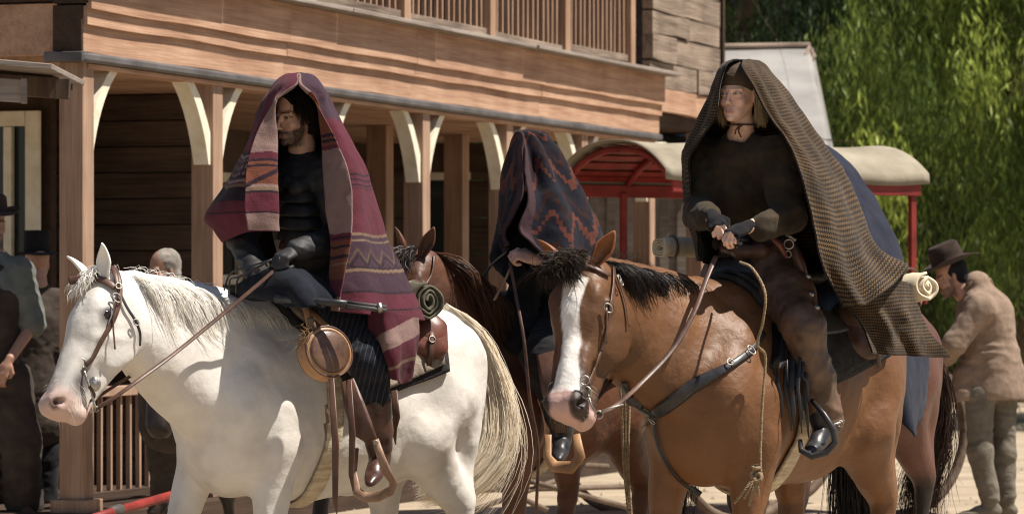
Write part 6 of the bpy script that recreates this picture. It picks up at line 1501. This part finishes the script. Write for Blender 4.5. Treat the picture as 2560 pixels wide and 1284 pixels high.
# stirrups
def strip(b, pts, w, th=.12, nrm=(-.3, -.95, .1)):
    b.tube(pts, w, 8, True, th, [nrm] * len(pts))
sw_ = empty('stirrup', P(940, 1150, 16.1), 'tan bound wooden stirrup holding the boot of the rider on the white horse', 'stirrup', 'stirrups')
b = MB(); strip(b, [P(938, 1098, 15.98), P(952, 1140, 15.97), P(968, 1180, 15.98), P(984, 1205, 16.0), P(978, 1225, 16.03), P(950, 1238, 16.08), P(915, 1243, 16.14), P(892, 1228, 16.2), P(884, 1180, 16.26), P(890, 1120, 16.3)], [.016, .018, .020, .022, .024, .026, .024, .02, .016, .014], .45, (-.4, -.8, .45)); b.build('loop', M_tan if False else leather('worn_tan', (.16, .09, .055), (.30, .19, .13)), sw_, True)
b = MB(); strip(b, [P(868, 950, 16.05), P(885, 1010, 16.03), P(905, 1070, 16.0), P(935, 1105, 16.0)], [.030, .045, .05, .02], .12); b.build('fender', M_brown, sw_, True)
b = MB(); c = P(940, 1105, 15.965); ring(b, c, .007, .004, (0, -1, 0), 10); b.build('rivet', M_metal, sw_, True)
for (x0, y0, x1, y1, w, D) in ((828, 945, 838, 1284, .016, 15.93), (872, 950, 878, 1225, .015, 15.97), (985, 975, 985, 1110, .018, 16.5), (815, 1010, 812, 1100, .008, 15.95)):
    b = MB(); strip(b, [P(x0, y0, D), P((x0 + x1) / 2 + 6, (y0 + y1) / 2, D - .02), P(x1, y1 - 40, D), P(x1 + 4, y1, D)], [w * .8, w, w * .8, w * .15]); b.build('hanging_strap', M_brown, sw_, True)
sb_ = empty('stirrup', P(2040, 1100, 16.2), 'black round stirrup with long fringe straps under the fair haired rider\'s boot', 'stirrup', 'stirrups')
b = MB(); b.tube([P(2030, 1000, 16.22), P(2060, 1035, 16.16), P(2085, 1075, 16.14), P(2088, 1105, 16.14), P(2065, 1130, 16.14), P(2030, 1140, 16.14), P(2003, 1125, 16.16), P(2000, 1100, 16.2)], [.010, .013, .015, .016, .016, .015, .013, .010], 10); b.build('loop', M_blk, sb_, True)
rgf = random.Random(5)
for i in range(11):
    x0 = 1922 + i * 8.5; y1 = rgf.choice([1010, 1060, 1110, 1090, 960]) + rgf.uniform(-20, 20); x1 = x0 + rgf.uniform(8, 26); w = rgf.uniform(.007, .012); D = 16.12 + rgf.uniform(0, .08)
    b = MB(); strip(b, [P(x0 + 14, 800, D + .16), P(x0 + 5, 900 + (y1 - 900) * .4, D), P(x1 - 3, y1 - 50, D), P(x1, y1, D)], [w, w, w * .9, w * .3], .25); b.build('fringe_strap', M_blk, sb_, True)
b = MB(); strip(b, [P(1950, 760, 16.36), P(1968, 860, 16.32), P(1985, 960, 16.34), P(2030, 1020, 16.34)], [.05, .06, .05, .03], .10); b.build('fender', M_blk, sb_, True)
b = MB(); ring(b, P(2100, 1058, 16.24), .012, .003); b.tube([P(2080, 1062, 16.2), P(2100, 1055, 16.24), P(2110, 1050, 16.26)], .005, 6); b.build('spur', M_metal, wr_, True)
sd_ = empty('stirrup', P(1400, 1130, 18.2), 'pale stirrup with tan leather trim on the dark bay horse', 'stirrup', 'stirrups')
b = MB(); strip(b, [P(1370, 1085, 18.25), P(1368, 1140, 18.25), P(1385, 1165, 18.2), P(1430, 1168, 18.15), P(1450, 1140, 18.12), P(1440, 1085, 18.15)], [.02, .022, .03, .034, .03, .02], .45, (-.4, -.8, .45)); b.build('loop', M_tan, sd_, True)
b = MB(); strip(b, [P(1370, 880, 18.15), P(1390, 980, 18.1), P(1405, 1080, 18.12)], [.06, .07, .03], .12); b.build('fender', M_brown, sd_, True)

# ---- bystanders
def hat(root, c, M3, rb, rc, hc, mat, brim_curl=.03, top_dent=True, flat=False):
    V = []; F = []; seg = 36; prof = [(rb, brim_curl), (rb * .98, brim_curl + .006), (rb * .8, .012), (rc * 1.08, .004), (rc * 1.0, .012), (rc * .97, hc * .5), (rc * (.9 if not flat else 1.0), hc * .88), (rc * (.72 if not flat else .98), hc), (rc * .35, hc * (.9 if top_dent else 1.0)), (.001, hc * (.84 if top_dent else 1.0))]
    for r_, z in prof:
        for i in range(seg):
            a = 2 * math.pi * i / seg; zz = z * (1 if r_ < rb * .9 else (1.0 * abs(math.sin(a)) ** 2 * 1.3 - .15)); V.append(tuple(Vector(c) + M3 @ Vector((r_ * 1.08 * math.cos(a), r_ * .95 * math.sin(a), zz))))
    for j in range(len(prof) - 1):
        for i in range(seg): F.append((j * seg + i, j * seg + (i + 1) % seg, (j + 1) * seg + (i + 1) % seg, (j + 1) * seg + i))
    o = mesh_obj('hat', V, F, mat, root); s = o.modifiers.new('s', 'SOLIDIFY'); s.thickness = .005; return o
mt = empty('person', P(2470, 1290, 25.8), 'man in a brown felt hat and tan coat standing with bowed head at far right', 'person', 'bystanders')
D = 25.8; Ht = Head(P(2376, 690, D), 5, 22, 0, 1.08); V, Q = head_sdf(Ht, neck=P(2440, 745, D + .02), h=.007); ct_, _ = head_col(Ht, V, (.40, .22, .15), beard=(.12, .07, .05))
JT = dict(shL=P(2450, 770, D - .2), shR=P(2440, 775, D + .2), elL=P(2385, 860, D - .24), elR=P(2400, 860, D + .2), wrL=P(2362, 905, D - .16), wrR=P(2370, 890, D + .05), ch=P(2465, 800, D), pv=P(2475, 950, D), hipL=P(2450, 985, D - .1), hipR=P(2505, 985, D + .1), knL=P(2450, 1130, D - .1), knR=P(2508, 1130, D + .1), anL=P(2475, 1255, D - .1), anR=P(2515, 1255, D + .1), toL=P(2440, 1282, D - .12), toR=P(2485, 1278, D + .1))
person_body(mt, JT, P(2440, 745, D + .02), Ht, (V, Q), ct_, (.40, .22, .15), [hand_sdf(JT['wrL'], Vector((-.4, -.1, -.6)), (-.3, -1, 0), 1, .7, h=.007), hand_sdf(JT['wrR'], Vector((-.5, -.1, -.4)), (0, 1, .3), -1, .7, h=.007)])
hat(mt, Ht.p(-.02, 0, .075), Ht.M, .20, .108, .145, M_hat)
s = SDF(.02); s.ell(Ht.p(-.030, 0, .035), (.100, .084, .090), Ht.Mn); s.ell(Ht.p(-.045, 0, -.02), (.070, .078, .07), Ht.Mn); s.ell(Ht.p(.12, 0, -.02), (.115, .1, .12), Ht.Mn, .01, 0, 's'); V, Q, _ = s.mesh(.009); mesh_obj('hair', V, Q, M_black, mt)
limb_cloth('coat', [([P(2442, 715, D + .02), P(2462, 790, D), P(2478, 900, D), P(2482, 975, D)], [.10, .185, .185, .205], .06), ([JT['shL'], JT['shR']], [.10, .10], .05), ([JT['shL'], JT['elL'], JT['wrL'] + Vector((.02, 0, .03))], [.095, .078, .058], .03), ([JT['shR'], JT['elR'], JT['wrR'] + Vector((.02, 0, .03))], [.095, .078, .058], .03), ([P(2520, 940, D + .05), P(2550, 985, D + .1)], [.11, .09], .06), ([P(2420, 940, D - .05), P(2412, 990, D - .08)], [.10, .10], .06), ([P(2480, 960, D), P(2485, 1010, D)], [.20, .21], .06), ('s', P(2480, 1290, D), (.9, .9, .81))], M_tancoat, mt, .008, disp=folds(.009, (5, 5, 16), 2, 30))
b = MB(); b.tube([P(2412, 722, D - .07), P(2440, 690, D - .03), P(2470, 700, D + .05), P(2478, 715, D + .1)], [.022, .03, .03, .022], 8, True, .5); b.build('collar', M_tancoat, mt, True)
limb_cloth('trousers', [([JT['pv'], JT['hipL'], JT['knL'], JT['anL'] + Vector((0, 0, .04))], [.13, .100, .082, .068], .04), ([JT['pv'], JT['hipR'], JT['knR'], JT['anR'] + Vector((0, 0, .04))], [.13, .10, .082, .068], .04)], M_trou, mt, .009, disp=folds(.009, (6, 6, 20), 3, 30))
for a in 'LR': boot('boot', JT['kn' + a], JT['an' + a], JT['to' + a], M_trou, mt, .072)
# man in the top hat, seen from behind, on the porch
mo = empty('person', P(85, 1284, 23.9), 'man in a black top hat and dark coat seen from behind on the porch', 'person', 'bystanders')
D = 23.9; Ho = Head(P(92, 660, D), -70, 0, 0, 1.0); V, Q = head_sdf(Ho, neck=P(88, 730, D), h=.008); co_, _ = head_col(Ho, V, (.36, .2, .14), beard=(.2, .18, .16))
JO = dict(shL=P(40, 760, D), shR=P(140, 760, D), elL=P(25, 870, D), elR=P(152, 870, D - .05), wrL=P(50, 950, D + .15), wrR=P(140, 960, D + .15), ch=P(88, 800, D), pv=P(88, 960, D), hipL=P(65, 990, D), hipR=P(112, 990, D), knL=P(62, 1140, D), knR=P(115, 1140, D), anL=P(62, 1260, D), anR=P(115, 1260, D), toL=P(60, 1285, D + .12), toR=P(116, 1285, D + .12))
person_body(mo, JO, P(88, 730, D), Ho, (V, Q), co_, (.36, .2, .14), []); hat(mo, Ho.p(-.01, 0, .06), Ho.M, .135, .088, .15, M_black, .01, False, True)
limb_cloth('coat', [([P(88, 735, D), JO['ch'], JO['pv'], P(88, 1050, D)], [.10, .18, .18, .20], .06), ([JO['shL'], JO['shR']], [.09, .09], .05), ([JO['shL'], JO['elL'], JO['wrL']], [.085, .07, .055], .03), ([JO['shR'], JO['elR'], JO['wrR']], [.085, .07, .055], .03)], M_vest, mo, .012, disp=folds(.01))
limb_cloth('trousers', [([JO['pv'], JO['hipL'], JO['knL'], JO['anL'], JO['toL']], [.14, .11, .085, .07, .04], .04), ([JO['pv'], JO['hipR'], JO['knR'], JO['anR'], JO['toR']], [.14, .11, .085, .07, .04], .04)], M_black, mo, .012, disp=folds(.01))
# shirt-sleeved man at the left edge
ms_ = empty('person', P(-10, 1284, 23.0), 'man with rolled grey sleeves, dark vest and brown chaps at the left edge', 'person', 'bystanders')
D = 23.0; Hs_ = Head(P(-18, 560, D), 120, 5, 0, 1.0); V, Q = head_sdf(Hs_, neck=P(-15, 640, D), h=.008); cs_, _ = head_col(Hs_, V, (.34, .19, .13), beard=(.06, .04, .03))
JS = dict(shL=P(50, 680, D), shR=P(-80, 680, D), elL=P(82, 810, D - .03), elR=P(-100, 810, D), wrL=P(20, 905, D - .22), wrR=P(-60, 900, D - .2), ch=P(-15, 720, D), pv=P(-10, 920, D), hipL=P(25, 950, D), hipR=P(-45, 950, D), knL=P(50, 1100, D - .05), knR=P(-50, 1100, D), anL=P(60, 1250, D), anR=P(-50, 1250, D), toL=P(70, 1280, D - .12), toR=P(-45, 1280, D - .12))
person_body(ms_, JS, P(-15, 640, D), Hs_, (V, Q), cs_, (.36, .20, .14), [hand_sdf(JS['wrL'], Vector((-.12, -.05, -.25)), (-.2, -1, 0), -1, .5, h=.007)])
limb_cloth('shirt', [([P(-15, 650, D), JS['ch'], JS['pv']], [.09, .165, .155], .05), ([JS['shL'], JS['shR']], [.085, .085], .05), ([JS['shL'], JS['elL']], [.088, .082], .03), ([JS['shR'], JS['elR']], [.088, .08], .03)], M_shirt, ms_, .011, disp=folds(.012, (8, 8, 14), 4))
limb_cloth('vest', [([P(-20, 690, D - .01), P(-20, 760, D - .02), P(-14, 900, D - .02)], [.14, .175, .168], .05)], M_vest, ms_, .011, disp=folds(.008))
limb_cloth('chaps', [([JS['pv'], JS['hipL'], JS['knL'], JS['anL']], [.15, .13, .12, .12], .04), ([JS['pv'], JS['hipR'], JS['knR'], JS['anR']], [.15, .13, .12, .12], .04)], M_vest, ms_, .011, disp=folds(.014, (8, 8, 14), 6))
hat(ms_, Hs_.p(-.01, 0, .07), Hs_.M, .17, .092, .11, M_hat)
for a in 'LR': boot('boot', JS['kn' + a], JS['an' + a], JS['to' + a], M_brown, ms_, .06)
# old man whose head shows above the white horse's neck
ol = empty('person', P(410, 1284, 22.6), 'grey haired man whose head shows above the white horse\'s neck by the porch', 'person', 'bystanders')
D = 22.6; Hl = Head(P(408, 676, D), 40, 8, 0, 1.0); V, Q = head_sdf(Hl, neck=P(425, 750, D), h=.006); cl_, _ = head_col(Hl, V, (.28, .15, .10), beard=(.25, .22, .20))
JL = dict(shL=P(480, 780, D - .1), shR=P(380, 780, D + .1), elL=P(490, 890, D - .1), elR=P(370, 890, D), wrL=P(450, 980, D - .2), wrR=P(390, 980, D - .1), ch=P(428, 820, D), pv=P(428, 990, D), hipL=P(450, 1010, D - .05), hipR=P(405, 1010, D + .05), knL=P(450, 1140, D), knR=P(405, 1140, D), anL=P(450, 1255, D), anR=P(405, 1255, D), toL=P(430, 1278, D - .1), toR=P(385, 1278, D - .05))
person_body(ol, JL, P(425, 735, D), Hl, (V, Q), cl_, (.36, .20, .14), [])
s = SDF(.02); s.ell(Hl.p(-.028, 0, .045), (.094, .080, .082), Hl.Mn); s.ell(Hl.p(-.04, 0, -.02), (.065, .080, .07), Hl.Mn); s.ell(Hl.p(.09, 0, -.02), (.07, .08, .085), Hl.Mn, .01, 0, 's'); V, Q, _ = s.mesh(.008, folds(.008, (30, 30, 30), 1)); mesh_obj('hair', V, Q, cloth('grey_hair', (.16, .14, .12), (.34, .31, .28)), ol)
limb_cloth('coat', [([P(426, 742, D), JL['ch'], JL['pv'], P(428, 1060, D)], [.09, .17, .18, .19], .05), ([JL['shL'], JL['shR']], [.085, .085], .05), ([JL['shL'], JL['elL'], JL['wrL']], [.08, .065, .05], .03), ([JL['shR'], JL['elR'], JL['wrR']], [.08, .065, .05], .03)], M_vest, ol, .013, disp=folds(.01))
limb_cloth('trousers', [([JL['pv'], JL['hipL'], JL['knL'], JL['anL'], JL['toL']], [.14, .11, .08, .065, .04], .04), ([JL['pv'], JL['hipR'], JL['knR'], JL['anR'], JL['toR']], [.14, .11, .08, .065, .04], .04)], M_vest, ol, .013, disp=folds(.01))
